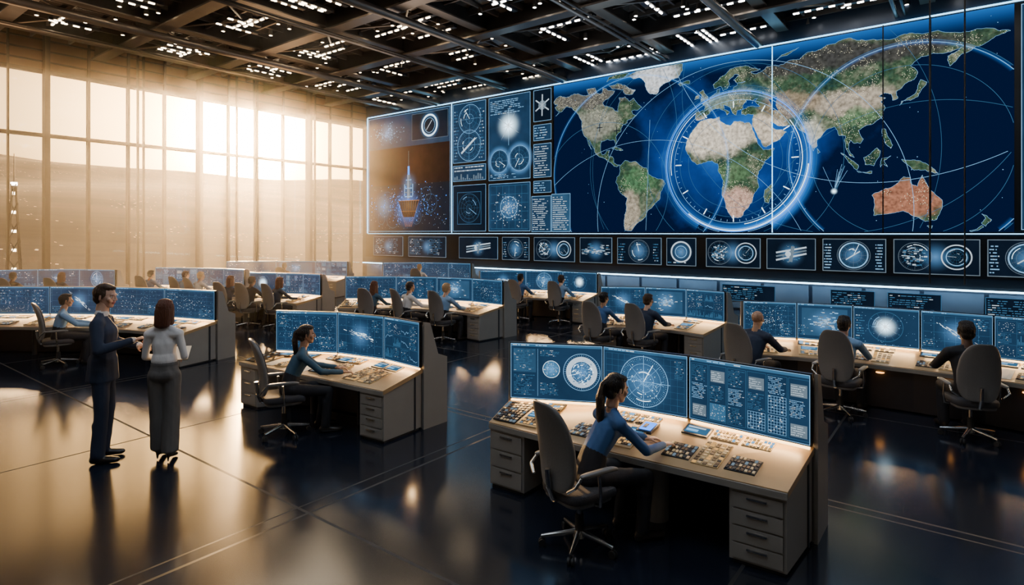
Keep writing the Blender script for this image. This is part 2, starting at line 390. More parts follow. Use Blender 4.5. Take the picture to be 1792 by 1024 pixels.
mx=N.new('ShaderNodeMixShader'); mx.inputs[0].default_value=.06; L.new(t.outputs[0],mx.inputs[1]); L.new(g.outputs[0],mx.inputs[2]); L.new(mx.outputs[0],o.inputs[0]); MATS['window_glass']=m
b=MB(); b.poly([(XL-.02,YB,.2),(XL-.02,YF,.2),(XL-.02,YF,7.68),(XL-.02,YB,7.68)],'window_glass'); b.obj('window_1')

# ------------------------------------------------------------ outdoors
m=bpy.data.materials.new('city_hillside'); m.use_nodes=True; nt=m.node_tree; N=nt.nodes; L=nt.links; bs=N['Principled BSDF']
bs.inputs['Base Color'].default_value=(.04,.03,.022,1); bs.inputs['Roughness'].default_value=.95
tc=N.new('ShaderNodeTexCoord'); v=N.new('ShaderNodeTexVoronoi'); v.inputs['Scale'].default_value=.8; L.new(tc.outputs['Object'],v.inputs['Vector'])
lt=N.new('ShaderNodeMath'); lt.operation='LESS_THAN'; lt.inputs[1].default_value=.14; L.new(v.outputs['Distance'],lt.inputs[0])
n5=N.new('ShaderNodeTexNoise'); n5.inputs['Scale'].default_value=.09; n5.inputs['Detail'].default_value=4; L.new(tc.outputs['Object'],n5.inputs['Vector'])
g5=N.new('ShaderNodeMath'); g5.operation='GREATER_THAN'; g5.inputs[1].default_value=.54; L.new(n5.outputs[0],g5.inputs[0])
l5=N.new('ShaderNodeMath'); l5.operation='MULTIPLY'; L.new(lt.outputs[0],l5.inputs[0]); L.new(g5.outputs[0],l5.inputs[1])
mp=N.new('ShaderNodeMapping'); mp.inputs['Scale'].default_value=(.06,.010,.1); mp.inputs['Rotation'].default_value=(0,0,.45); L.new(tc.outputs['Object'],mp.inputs[0])
no=N.new('ShaderNodeTexNoise'); no.inputs['Scale'].default_value=1.; no.inputs['Detail'].default_value=8; no.inputs['Roughness'].default_value=.6; L.new(mp.outputs[0],no.inputs['Vector'])
cr=N.new('ShaderNodeValToRGB'); cr.color_ramp.elements[0].position=.36; cr.color_ramp.elements[0].color=(.018,.011,.008,1); cr.color_ramp.elements[1].position=.68; cr.color_ramp.elements[1].color=(.20,.125,.070,1); L.new(no.outputs[0],cr.inputs[0])
mx=N.new('ShaderNodeMix'); mx.data_type='RGBA'; L.new(l5.outputs[0],mx.inputs[0]); L.new(cr.outputs[0],mx.inputs[6]); mx.inputs[7].default_value=(3.,1.9,1.,1)
L.new(mx.outputs[2],bs.inputs['Emission Color']); bs.inputs['Emission Strength'].default_value=1.  # streaky brown emission is haze painted onto the hill; dots are city lights
MATS['city_hillside']=m
b=MB(); P=[]; F=[]; nx,ny=40,70
for i in range(nx+1):
    for j in range(ny+1):
        x=-34-i*9; yy=-160+j*9; d=-x-34
        P.append((x,yy,-7+d*.137+2.0*math.sin(yy*.021+1)+1.2*math.sin(x*.05+yy*.05)))
for i in range(nx):
    for j in range(ny): F.append((i*(ny+1)+j,i*(ny+1)+j+1,(i+1)*(ny+1)+j+1,(i+1)*(ny+1)+j))
b.add(P,F,'city_hillside',True); b.obj('hillside_terrain')
b=MB()
bx,by=-40.,9.0
for k in range(4):
    a=k*math.pi/2+.4; b.cyl((bx+.85*math.cos(a),by+.85*math.sin(a),-7),(bx+.10*math.cos(a),by+.10*math.sin(a),4.9),.05,.04,6,'steel_dark')
for z in range(-7,5):
    r=.85-(z+7)/11.9*.75
    for k in range(4):
        a=k*math.pi/2+.4; a2=a+math.pi/2; b.cyl((bx+r*math.cos(a),by+r*math.sin(a),z),(bx+r*math.cos(a2)*.92,by+r*math.sin(a2)*.92,z+1),.028,.028,5,'steel_dark')
    b.box((bx,by,z+.5),(.16,.16,.14),'lamp_warm')
b.cyl((bx,by,4.8),(bx,by,6.6),.04,.02,6,'steel_dark'); b.box((bx,by,5.0),(.24,.24,.16),'lamp_white')
b.obj('radio_tower')
SUN=Vector((-.966,.519,.163)).normalized()
w=bpy.data.worlds.new('dusk_sky'); SC.world=w; w.use_nodes=True; nt=w.node_tree; N=nt.nodes; L=nt.links; bg=N['Background']
tc=N.new('ShaderNodeTexCoord'); sp=N.new('ShaderNodeSeparateXYZ'); L.new(tc.outputs['Generated'],sp.inputs[0])
mp=N.new('ShaderNodeMapping'); mp.inputs['Scale'].default_value=(3,3,16); L.new(tc.outputs['Generated'],mp.inputs[0])
no=N.new('ShaderNodeTexNoise'); no.inputs['Scale'].default_value=1.3; no.inputs['Detail'].default_value=5; L.new(mp.outputs[0],no.inputs['Vector'])
ma=N.new('ShaderNodeMath'); ma.operation='MULTIPLY_ADD'; ma.inputs[1].default_value=.06; L.new(no.outputs[0],ma.inputs[0]); L.new(sp.outputs[2],ma.inputs[2])
cr=N.new('ShaderNodeValToRGB'); L.new(ma.outputs[0],cr.inputs[0]); e=cr.color_ramp.elements
e[0].position=0; e[0].color=(.08,.05,.03,1); e[1].position=1; e[1].color=(.05,.047,.047,1)
for p,c in ((.10,(.17,.10,.055)),(.135,(.30,.20,.11)),(.165,(.44,.32,.19)),(.205,(.38,.29,.19)),(.235,(.18,.12,.08)),(.36,(.09,.07,.055))):
    q=e.new(p); q.color=(*c,1)
dt=N.new('ShaderNodeVectorMath'); dt.operation='DOT_PRODUCT'; dt.inputs[1].default_value=SUN; L.new(tc.outputs['Generated'],dt.inputs[0])
def pw(k,s):
    a=N.new('ShaderNodeMath'); a.operation='POWER'; a.inputs[1].default_value=k; a.use_clamp=False; c=N.new('ShaderNodeMath'); c.operation='MAXIMUM'; c.inputs[1].default_value=0; L.new(dt.outputs['Value'],c.inputs[0]); L.new(c.outputs[0],a.inputs[0])
    d=N.new('ShaderNodeMath'); d.operation='MULTIPLY'; d.inputs[1].default_value=s; L.new(a.outputs[0],d.inputs[0]); return d.outputs[0]
s1=N.new('ShaderNodeMath'); s1.operation='ADD'; L.new(pw(700,300.),s1.inputs[0]); L.new(pw(70,14.),s1.inputs[1])
s2=N.new('ShaderNodeMath'); s2.operation='ADD'; L.new(s1.outputs[0],s2.inputs[0]); L.new(pw(12,1.3),s2.inputs[1])
sc=N.new('ShaderNodeVectorMath'); sc.operation='SCALE'; sc.inputs[0].default_value=(1.,.58,.20); L.new(s2.outputs[0],sc.inputs[3])
ad=N.new('ShaderNodeVectorMath'); ad.operation='ADD'; L.new(cr.outputs[0],ad.inputs[0]); L.new(sc.outputs[0],ad.inputs[1])
L.new(ad.outputs[0],bg.inputs[0]); bg.inputs[1].default_value=1.8

# ------------------------------------------------------------ lights
def light(name,kind,loc,energy,color,size=None,size_y=None,direction=None,parent=None):
    l=bpy.data.lights.new(name,kind); l.energy=energy; l.color=color
    if kind=='AREA': l.shape='RECTANGLE'; l.size=size; l.size_y=size_y
    if kind=='SUN': l.angle=math.radians(2.5)
    o=bpy.data.objects.new(name,l); COL.objects.link(o); o.location=loc
    if direction is not None: o.rotation_euler=Vector(direction).to_track_quat('-Z','Y').to_euler()
    if parent: o.parent=parent
    return o
light('sun','SUN',(-20,15,20),12.,(1.,.60,.27),direction=-SUN)
for i,(x,y,e,c) in enumerate(((-3,2,120,(.62,.79,1)),(-9,7,80,(.78,.87,1)),(-1,9,120,(.58,.77,1)),(-15,10,70,(1,.80,.55)),(-9,0,60,(.85,.9,1)))):
    light('ceiling_downlight_%d'%i,'AREA',(x,y,ZC-.98),e,c,2.5,2.5,(0,0,-1))
for i,(x,y,e,c) in enumerate(((-21,4,110,(1,.60,.32)),(-20,12,110,(1,.60,.32)),(-15,3,90,(1,.72,.48)),(-14,13,80,(1,.75,.55)),(-8,6,50,(.80,.87,1)),(-8,15,50,(.6,.78,1)),(-2,13,50,(.5,.72,1)))):
    light('ceiling_fill_%d'%i,'AREA',(x,y,ZC-2.2),e*.6,c,3.,3.,(0,0,1))  # unseen fill lamps added below the trusses to brighten the ceiling
light('rail_wash_light','AREA',((XL+XR)/2,YF-.30,.90),130,(.45,.72,1.),XR-XL-1,.05,(0,.35,-.9))

# ------------------------------------------------------------ video wall
YS=YF-.06
U_=Vector((1,0,0)); V_=Vector((0,0,1))
def wallui(mb,x0,z0,x1,z1,eps=.006,back=None):
    ui=UI(mb,(x0,YS,z0),U_,V_,x1-x0,z1-z0,eps); return ui
LON0=-7.47; KX=.0405; ZE=4.44; KZ=.045
MX0,MX1,MZ0,MZ1=-12.72,.86,2.43,8.06
def geo(lon,lat):
    x=LON0+(lon+17)*KX
    if x<-10.6: x=-10.6+(x+10.6)*.72
    return x, ZE+lat*KZ
CONT=dict(
na=[(-168,66),(-162,70),(-156,71),(-141,70),(-128,70),(-115,68),(-108,68),(-95,68),(-94,72),(-88,69),(-82,68),(-86,64),(-94,60),(-92,57),(-85,55),(-82,52),(-79,51),(-79,55),(-77,59),(-78,62),(-72,62),(-68,58),(-64,60),(-60,55),(-56,52),(-60,50),(-66,50),(-65,48),(-61,46),(-66,44),(-70,43),(-70,41),(-74,40),(-76,37),(-76,35),(-81,31),(-80,26),(-81,25),(-83,29),(-89,30),(-94,29),(-97,27),(-97,22),(-95,18),(-91,19),(-90,21),(-87,21),(-88,16),(-84,15.5),(-83,11),(-80,9),(-77,8.5),(-80,7.2),(-83,8.2),(-86,11),(-92,14.5),(-96,16),(-102,18),(-105,20),(-106,23),(-110,27),(-113,31),(-114.5,31),(-112,27),(-110,23),(-113,26),(-115,29),(-117,33),(-121,35),(-124,40),(-124,47),(-128,51),(-133,56),(-140,60),(-147,61),(-152,59),(-158,57),(-164,54.5),(-158,58),(-162,59),(-165,62),(-161,64)],
gl=[(-73,78),(-60,81),(-35,81.8),(-20,80),(-20,75),(-24,70),(-33,68),(-40,65),(-43,60),(-48,61),(-52,65),(-53,70),(-58,75)],
baf=[(-88,73),(-80,73.5),(-72,71),(-62,66),(-65,63),(-72,64),(-74,68),(-85,70)],
vic=[(-117,73),(-105,73),(-102,69),(-115,69)], ell=[(-90,76),(-88,79.5),(-72,80.5),(-68,79.8),(-78,77)],
sa=[(-77,8),(-72,12),(-62,10.5),(-52,5),(-50,0),(-44,-3),(-37,-5),(-35,-8),(-39,-14),(-40,-20),(-45,-24),(-49,-27),(-53,-33),(-57,-36),(-61,-38),(-64,-41),(-66,-43.5),(-72,-43.5),(-73,-40),(-73,-35),(-71,-28),(-70,-18),(-76,-14),(-79,-8),(-81,-5),(-80,-1),(-77,3)],
af=[(-17,15),(-17,21),(-13,28),(-9,32),(-6,35.5),(3,37),(10,37.5),(11,34),(19,30.5),(21,33),(30,31),(33,31),(35,28),(37,22),(39,16),(43,11.5),(51,12),(49,7),(42,-1),(39,-6),(40,-14),(36,-19),(35,-24),(32,-28),(28,-33),(20,-35),(18,-32),(14,-22),(12,-16),(13,-8),(9,-1),(9,4),(4,6.5),(-4,5),(-8,4.5),(-13,8.5)],
mad=[(44,-16),(49,-12),(50,-16),(47,-25),(44,-24)],
eu=[(-9,37),(-9,43),(-2,43.5),(-1,46),(-4,48.5),(2,51),(5,53.5),(8,55),(8,57),(10.5,57.5),(10,54.5),(14,54),(20,54.5),(21,57),(24,58),(24,59.5),(30,60),(23,60),(21,62),(25,65),(22,66),(17,62),(18,59.5),(16,56.5),(13,55.5),(11,59),(6,58),(5,61),(12,66),(18,70),(26,71),(33,69.5),(41,67),(34,66),(38,64),(44,66),(46,68),(60,69),(68,69),(73,72.5),(80,73),(100,77.5),(112,74),(128,72.5),(140,73),(160,70),(178,69),(187,66),(178,63),(170,60),(163,57),(157,51),(156,57),(163,61),(155,59),(142,59),(136,54.5),(140,50),(138,46),(132,43),(128,40),(129,36),(126,35),(125,39),(121,40),(118,38.5),(122,37),(119,35),(122,31),(120,26),(116,23),(110,21),(106,19),(109,13),(107,10.5),(103,11),(101,13),(100,9),(103.5,2),(101,3),(98,9),(98,16),(94,16.5),(91,22.5),(87,21.5),(80,15),(80,11),(77.5,8),(74,14),(72.5,20),(69,22),(66,25.5),(57,26),(52,28),(48,30),(51,25),(56.5,24),(59.5,22),(55,17.5),(45,13),(43,14),(39,21),(35.2,28.5),(35,33),(36,36.5),(30,36.5),(27,37.5),(27,40),(32,42),(41,41.5),(37,45),(39,47),(35,46),(31,46.5),(28,43.5),(28.5,41),(24,40.5),(23,37),(20,39.5),(19,42),(13,45.5),(14,42),(18,40),(16,38),(15,40.5),(10,43.5),(7,43.5),(3,42),(0,39.5),(-2,37),(-6,36.5)],
uk=[(-5,50),(1,51),(1,53),(-2,56),(-3,58.5),(-6,57),(-4,54),(-5,52)], ire=[(-10,52),(-6,52.5),(-6,55),(-9,54.5)], ice=[(-24,65.5),(-14,66.5),(-14,64.5),(-22,63.5)],
jp=[(130,31.5),(132,34),(136,33.8),(140,35.5),(142,39.5),(145,43.5),(141.5,45.5),(140,42),(139,38),(135,35.7),(131,34)],
sum=[(95,5.5),(100,2),(106,-3),(105,-6),(100,-1)], jav=[(105,-6.5),(114,-7),(114,-8.5),(106,-7.5)], bor=[(109,1.5),(113,3.5),(117,7),(119,5),(117,0),(115,-4),(110,-3)],
sul=[(119,-5),(120,.5),(125,1.5),(121,-1),(123,-5),(120.5,-3)], png=[(131,-1),(138,-1.8),(144,-4),(151,-10.5),(144,-8),(138,-8),(134,-4)], phi=[(120,18.5),(122,18),(123.5,13),(126,8),(125,6),(122,9),(120,14)],
au=[(114,-22),(122,-18),(129,-15),(132,-11.5),(136,-12),(136,-15.5),(140,-17.5),(142.5,-11),(146,-18.5),(153,-26),(152.5,-32),(150,-37.5),(144,-38.5),(138,-35.5),(132,-32),(124,-33.5),(115,-34.5)],
tas=[(145,-41),(148,-41),(147,-43.3)], nz1=[(173,-34.5),(178,-38),(175,-41.5),(173,-39.5),(175,-37)], nz2=[(173,-41),(174,-42),(168,-44.5),(167,-44),(171,-43)], sri=[(80,9.5),(82,7),(80.5,6)], cub=[(-85,22),(-80,23),(-74,20),(-78,20.5)], nov=[(52,71),(56,74),(68,77),(60,73)])
def landmat():
    m=bpy.data.materials.new('map_land'); m.use_nodes=True; nt=m.node_tree; N=nt.nodes; L=nt.links; N.clear()
    out=N.new('ShaderNodeOutputMaterial'); em=N.new('ShaderNodeEmission'); L.new(em.outputs[0],out.inputs[0]); em.inputs[1].default_value=1.05
    tc=N.new('ShaderNodeTexCoord'); P=tc.outputs['Object']
    no=N.new('ShaderNodeTexNoise'); no.inputs['Scale'].default_value=2.2; no.inputs['Detail'].default_value=8; no.inputs['Roughness'].default_value=.65; L.new(P,no.inputs['Vector'])
    cr=N.new('ShaderNodeValToRGB'); L.new(no.outputs[0],cr.inputs[0]); e=cr.color_ramp.elements
    e[0].position=.3; e[0].color=(.012,.045,.05,1); e[1].position=.78; e[1].color=(.42,.42,.30,1); q=e.new(.5); q.color=(.06,.12,.065,1)
    cur=cr.outputs[0]
    nd=N.new('ShaderNodeVectorMath'); nd.operation='MULTIPLY_ADD'; nd.inputs[1].default_value=(.8,.8,.8); L.new(no.outputs['Color'],nd.inputs[0]); L.new(P,nd.inputs[2])
    for lon,lat,rl,ra,c,s in ((5,24,34,15,(1.,.88,.70),1.),(47,24,14,12,(.9,.76,.58),1.),(100,38,30,9,(.62,.52,.40),.9),(62,40,22,9,(.42,.32,.21),.8),(22,-27,18,14,(.85,.52,.40),.9),(20,-2,15,9,(.12,.23,.11),.8),(133,-24,24,13,(.50,.20,.12),.95),(-45,72,24,14,(.9,.95,1.),1.),(-105,44,26,14,(.36,.36,.29),.8),(-110,66,50,10,(.18,.16,.15),.8),(100,66,75,9,(.07,.065,.065),.9),(-68,-30,12,20,(.58,.48,.36),.8),(-60,-5,18,11,(.10,.24,.11),.8),(78,20,9,10,(.80,.78,.62),.8),(10,48,16,7,(.34,.44,.36),.6),(105,28,12,6,(.18,.32,.16),.7)):
        x,z=geo(lon,lat); sb=N.new('ShaderNodeVectorMath'); sb.operation='SUBTRACT'; L.new(nd.outputs[0],sb.inputs[0]); sb.inputs[1].default_value=(x+.4,0,z+.4)
        mu=N.new('ShaderNodeVectorMath'); mu.operation='MULTIPLY'; mu.inputs[1].default_value=(1/(rl*KX),0,1/(ra*KZ)); L.new(sb.outputs[0],mu.inputs[0])
        le=N.new('ShaderNodeVectorMath'); le.operation='LENGTH'; L.new(mu.outputs[0],le.inputs[0])
        mr=N.new('ShaderNodeMapRange'); mr.interpolation_type='SMOOTHSTEP'; mr.inputs[1].default_value=.65; mr.inputs[2].default_value=1.15; mr.inputs[3].default_value=s; mr.inputs[4].default_value=0; L.new(le.outputs['Value'],mr.inputs[0])
        mx=N.new('ShaderNodeMix'); mx.data_type='RGBA'; L.new(mr.outputs[0],mx.inputs[0]); L.new(cur,mx.inputs[6]); mx.inputs[7].default_value=(*c,1); cur=mx.outputs[2]
    n3=N.new('ShaderNodeTexNoise'); n3.inputs['Scale'].default_value=9; n3.inputs['Detail'].default_value=6; L.new(P,n3.inputs['Vector'])
    mr=N.new('ShaderNodeMapRange'); mr.inputs[1].default_value=.3; mr.inputs[2].default_value=.7; mr.inputs[3].default_value=.4; mr.inputs[4].default_value=1.35; L.new(n3.outputs[0],mr.inputs[0])
    sc=N.new('ShaderNodeVectorMath'); sc.operation='SCALE'; L.new(cur,sc.inputs[0]); L.new(mr.outputs[0],sc.inputs[3])
    vo=N.new('ShaderNodeTexVoronoi'); vo.inputs['Scale'].default_value=26; L.new(P,vo.inputs['Vector'])
    lt=N.new('ShaderNodeMath'); lt.operation='LESS_THAN'; lt.inputs[1].default_value=.2; L.new(vo.outputs['Distance'],lt.inputs[0])
    n4=N.new('ShaderNodeTexNoise'); n4.inputs['Scale'].default_value=1.6; n4.inputs['Detail'].default_value=4; L.new(P,n4.inputs['Vector'])
    gt=N.new('ShaderNodeMath'); gt.operation='GREATER_THAN'; gt.inputs[1].default_value=.53; L.new(n4.outputs[0],gt.inputs[0])
    ml=N.new('ShaderNodeMath'); ml.operation='MULTIPLY'; L.new(lt.outputs[0],ml.inputs[0]); L.new(gt.outputs[0],ml.inputs[1])
    mx=N.new('ShaderNodeMix'); mx.data_type='RGBA'; L.new(ml.outputs[0],mx.inputs[0]); L.new(sc.outputs[0],mx.inputs[6]); mx.inputs[7].default_value=(1.6,1.5,1.0,1)
    L.new(mx.outputs[2],em.inputs[0]); MATS['map_land']=m
    m=bpy.data.materials.new('map_ocean'); m.use_nodes=True; nt=m.node_tree; N=nt.nodes; L=nt.links; N.clear()
    out=N.new('ShaderNodeOutputMaterial'); em=N.new('ShaderNodeEmission'); L.new(em.outputs[0],out.inputs[0])
    tc=N.new('ShaderNodeTexCoord'); P=tc.outputs['Object']
    sb=N.new('ShaderNodeVectorMath'); sb.operation='SUBTRACT'; L.new(P,sb.inputs[0]); sb.inputs[1].default_value=(-6.2,0,5.1)
    mu=N.new('ShaderNodeVectorMath'); mu.operation='MULTIPLY'; mu.inputs[1].default_value=(.17,0,.25); L.new(sb.outputs[0],mu.inputs[0])
    le=N.new('ShaderNodeVectorMath'); le.operation='LENGTH'; L.new(mu.outputs[0],le.inputs[0])
    no=N.new('ShaderNodeTexNoise'); no.inputs['Scale'].default_value=.8; no.inputs['Detail'].default_value=7; L.new(P,no.inputs['Vector'])
    ad=N.new('ShaderNodeMath'); ad.operation='MULTIPLY_ADD'; ad.inputs[1].default_value=.8; L.new(no.outputs[0],ad.inputs[0]); L.new(le.outputs['Value'],ad.inputs[2])
    cr=N.new('ShaderNodeValToRGB'); L.new(ad.outputs[0],cr.inputs[0]); e=cr.color_ramp.elements
    e[0].position=.38; e[0].color=(.018,.16,.62,1); e[1].position=1.; e[1].color=(.0015,.007,.032,1); q=e.new(.68); q.color=(.004,.042,.22,1)
    L.new(cr.outputs[0],em.inputs[0]); em.inputs[1].default_value=1.25; MATS['map_ocean']=m
landmat()
vw=empty('video_wall',(0,0,0))
b=MB(); b.box(((-23.8+XR-.3)/2,YF-.03,5.25),(XR-.3+23.8,.055,5.72),'bezel')
b.box(((-23.8+XR-.3)/2,YF-.05,8.12),(XR-.3+23.8,.1,.035),'led_edge'); b.box(((-23.8+XR-.3)/2,YF-.05,2.38),(XR-.3+23.8,.08,.02),'led_edge')
b.box((-23.82,YF-.05,5.25),(.025,.1,5.7),'led_edge')
for x in (-18.1,-4.78): b.box((x,YF-.06,5.25),(.02,.06,5.66),'led_edge')
b.box((-12.76,YF-.06,5.25),(.02,.06,5.66),'bezel')
for x in (-1.9,-.83,-.11): b.box((x,YF-.10,5.25),(.03,.05,5.7),'bezel')
for x in (-.83,-.11): b.cyl((x,YF-.5,1.1),(x,YF-.5,ZC-.6),.02,.02,8,'steel_dark')
b.obj('panel_frame',vw)
b=MB(); ui=wallui(b,0,0,1,1,.01); ui.O=Vector((0,YS-.01,0))
b.poly([(MX0,YS,MZ0),(MX1,YS,MZ0),(MX1,YS,MZ1),(MX0,YS,MZ1)],'map_ocean')
ui.clip=(MX0,MZ0,MX1,MZ1)
rr=random.Random(3)
def fract(pts,n,k):
    for _ in range(n):
        o=[]
        for i,a in enumerate(pts):
            c=pts[(i+1)%len(pts)]; d=math.hypot(c[0]-a[0],c[1]-a[1])
            mxp=((a[0]+c[0])/2+rr.uniform(-k,k)*d,(a[1]+c[1])/2+rr.uniform(-k,k)*d); o+=[a,mxp]
        pts=o
    return pts
for k,pl in CONT.items():
    pts=[geo(*p) for p in fract(pl,3,.11)]
    pts=[(min(MX1,max(MX0,x)),min(MZ1,max(MZ0,z))) for x,z in pts]
    V3=[Vector((x,z,0)) for x,z in pts]; tr=tessellate_polygon([V3])
    b.add([(x,YS-.02,z) for x,z in pts],[t for t in tr],'map_land')
    for i in range(len(pts)):
        a,c=pts[i],pts[(i+1)%len(pts)]
        if math.hypot(a[0]-c[0],a[1]-c[1])>.001: ui.line(*a,*c,.006,'scr_line',1.3)
pts=[geo(*p) for p in fract([(47,45),(53,46.5),(52,41),(54,37),(50,37.5),(49,41)],1,.1)]
b.add([(x,YS-.026,z) for x,z in pts],tessellate_polygon([[Vector((x,z,0)) for x,z in pts]]),'map_ocean')
gx,gz=-5.93,4.66
for r,t,mm in ((2.20,.022,'scr_blue'),(2.12,.014,'scr_line'),(1.93,.012,'scr_line'),(1.74,.01,'scr_dim'),(2.25,.010,'scr_line'),(1.45,.01,'scr_dim'),(2.38,.008,'scr_dim')): ui.ring(gx,gz,r,t,mm,3,seg=160)
gf=lambda a:.40+.60*max(0,math.cos(a+1.05))**1
ui.ring(gx,gz,1.85,.37,'glow_blue',2.5,seg=160,g=(0.,1.),gf=gf); ui.ring(gx,gz,2.22,.32,'glow_blue',2.5,seg=160,g=(1.,0.),gf=gf)
ui.ring(gx,gz,2.16,.028,'scr_bright',4,a0=-2.3,a1=-.1,seg=160); ui.ring(gx,gz,1.99,.02,'scr_bright',4,a0=-1.4,a1=.6,seg=160); ui.ring(gx,gz,2.05,.015,'scr_bright',4,a0=2.2,a1=3.3,seg=160)
for i in range(60):
    a=2*math.pi*i/60; k=1.84 if i%5 else 1.7; ui.line(gx+k*math.cos(a),gz+k*math.sin(a),gx+1.9*math.cos(a),gz+1.9*math.sin(a),.03 if i%5==0 else .012,'scr_bright' if i%5==0 else 'scr_line',3)
for cx,cz,r,t,mm in ((-1.4,4.6,2.9,.014,'scr_line'),(-1.4,4.6,2.96,.01,'scr_dim'),(-10.6,3.9,2.5,.012,'scr_dim'),(-9.4,4.6,3.3,.010,'scr_line'),(-6,3.,4.8,.010,'scr_line'),(-3,7,4.6,.01,'scr_dim'),(-12,6,4.2,.012,'scr_dim'),(-5.85,4.7,3.0,.01,'scr_dim'),(-1.,1.5,4.4,.01,'scr_dim'),(-2,10,6.2,.010,'scr_line'),(-9,0,5.6,.008,'scr_line'),(-5.8,4.7,5.2,.008,'scr_dim'),(-1.4,4.6,2.3,.01,'scr_dim'),(-7.5,4.7,3.6,.008,'scr_dim')):
    ui.ring(cx,cz,r,t,mm,2.2,seg=220)
for cx,cz,r in ((-1.4,4.6,2.9),(-9.4,4.6,3.3)): ui.ring(cx,cz,r,.10,'glow_blue',2.1,seg=200,g=(.45,0.)); ui.ring(cx,cz,r-.10,.10,'glow_blue',2.1,seg=200,g=(0.,.45))
b.add([(MX0,YS-.013,MZ1),(MX1,YS-.013,MZ1),(MX1,YS-.013,MZ1-.6),(MX0,YS-.013,MZ1-.6)],[(0,1,2,3)],'glow_blue',False,[.6,.6,0,0])
for i in range(9): ui.line(-3.1,3.6,-3.1+rr.uniform(-.4,.4),rr.uniform(3.9,4.4),.006,'scr_line',3)
ui.disc(-3.1,3.6,.12,'glow_white',3,g=True)
ui.line(-8.9,2.5,-8.75,6.3,.008,'scr_line',3)
for i in range(60):
    x,z=rr.uniform(MX0+.1,MX1-.1),rr.uniform(MZ0+.1,MZ1-.1); k=rr.uniform(.01,.02); ui.rect(x,z,k,k,'scr_line',3)
for lon,lat in ((-98,40),(-80,36)):
    x,z=geo(lon,lat)
    for q in (0,1): ui.line(x-.12*(1-q),z-.14*q,x+.12*(1-q),z+.14*q,.03,'scr_black',3)
b.obj('world_map_screen',vw)
# left panels
b=MB()
def P(x0,z0,x1,z1,bgm='scr_bg'):
    u=wallui(b,x0+.04,z0+.03,x1-.04,z1-.03,.006); u.rect(0,0,u.w,u.h,bgm,1); u.frame(0,0,u.w,u.h,.015,'scr_line',2); return u
rng=random.Random(11)
u=P(-23.75,2.45,-18.15,8.05,'scr_rust')
u.rect(0,0,u.w,u.h*.40,'scr_black',1.2); u.rect(0,u.h*.72,u.w,u.h*.28,'scr_bg',1.2)
u.disc(u.w*.6,u.h*.58,2.0,'glow_rust',2,g=True); u.disc(u.w*.25,u.h*.86,.75,'glow_soft',2,g=True); u.disc(u.w*.5,u.h*.2,1.1,'glow_blue',2,g=True); u.disc(u.w*.2,u.h*.22,.9,'glow_soft',2,g=True)
u.dots(.1,u.h*.74,u.w*.45,u.h*.22,160,.03,rng,'scr_line',3,True); u.dots(.1,.1,u.w-.2,u.h*.4,260,.03,rng,'scr_blue',3,True); u.dots(.1,.1,u.w-.2,u.h*.4,110,.02,rng,'scr_white',3); u.dots(.1,.1,u.w-.2,u.h*.3,90,.025,rng,'scr_dim',3)
for i in range(10): u.ring(u.w*rng.uniform(.15,.8),u.h*rng.uniform(.08,.32),rng.uniform(.15,.45),.012,'scr_dim',3,seg=28)
cx=u.w*.52
u.rect(cx-.11,u.h*.28,.22,u.h*.20,'scr_grey',4); u.rect(cx-.05,u.h*.28,.04,u.h*.20,'scr_white',5)
for q in range(5): u.rect(cx-.26+q*.02,u.h*(.29+.035*q),.52-q*.04,.05,'scr_grey' if q%2 else 'scr_line',4)
u.rect(cx-.30,u.h*.3,.05,u.h*.10,'scr_line',4); u.rect(cx+.25,u.h*.3,.05,u.h*.10,'scr_line',4); u.disc(cx,u.h*.4,.7,'glow_soft',3,g=True)
u.rect(cx-.06,u.h*.48,.12,u.h*.07,'scr_blue',4); u.rect(cx-.012,u.h*.55,.024,u.h*.13,'scr_grey',4)
b.poly([u.p(cx-.35,u.h*.12,4),u.p(cx+.35,u.h*.12,4),u.p(cx+.7,u.h*.26,4),u.p(cx-.7,u.h*.26,4)],'scr_rust')
for k in range(9): u.line(cx-.68+k*.17,u.h*.26,cx-.2+k*.05,u.h*.04,.012,'scr_amber',5)
for k in range(8): u.line(cx-.60+k*.16,u.h*.26,cx-.45+k*.13,u.h*.17,.010,'scr_grey',5)
u.line(cx-.72,u.h*.26,cx+.72,u.h*.26,.03,'scr_amber',5); u.line(cx-.5,u.h*.17,cx+.5,u.h*.17,.02,'scr_amber',5); u.disc(cx,u.h*.22,.8,'glow_warm',5,g=True)
u.rect(u.w*.56,u.h*.76,u.w*.42,u.h*.22,'scr_black',3); u.frame(u.w*.56,u.h*.76,u.w*.42,u.h*.22,.015,'scr_grey',4)
u.ring(u.w*.77,u.h*.87,.44,.07,'scr_bright',5); u.ring(u.w*.77,u.h*.87,.32,.02,'scr_line',5); u.line(u.w*.77-.2,u.h*.87-.2,u.w*.77+.16,u.h*.87+.22,.03,'scr_white',5); u.ring(u.w*.77,u.h*.87,.4,.3,'glow_soft',4.5,g=(1.,0.))
u=P(-18.05,5.42,-16.1,8.05); u.radar(u.w*.52,u.h*.72,.62,rng,rings=3); u.radar(u.w*.5,u.h*.28,.66,rng,rings=4); u.line(.5,.4,1.3,1.0,.09,'scr_white',5); u.text(.06,.1,.3,2.2,16,rng,'scr_dim'); u.text(1.5,.1,.3,2.2,16,rng,'scr_dim')
u=P(-18.05,4.62,-16.1,5.36); u.text(.08,.38,1.7,.28,2,rng,'scr_white'); u.bars(.08,.05,1.7,.28,14,rng,'scr_grey')
u=P(-18.05,2.45,-16.1,4.5,'scr_black'); u.radar(u.w*.5,u.h*.5,.62,rng,'scr_dim',rings=4,bright='scr_line'); u.frame(.25,.3,u.w-.5,u.h-.6,.02,'scr_dim',3)
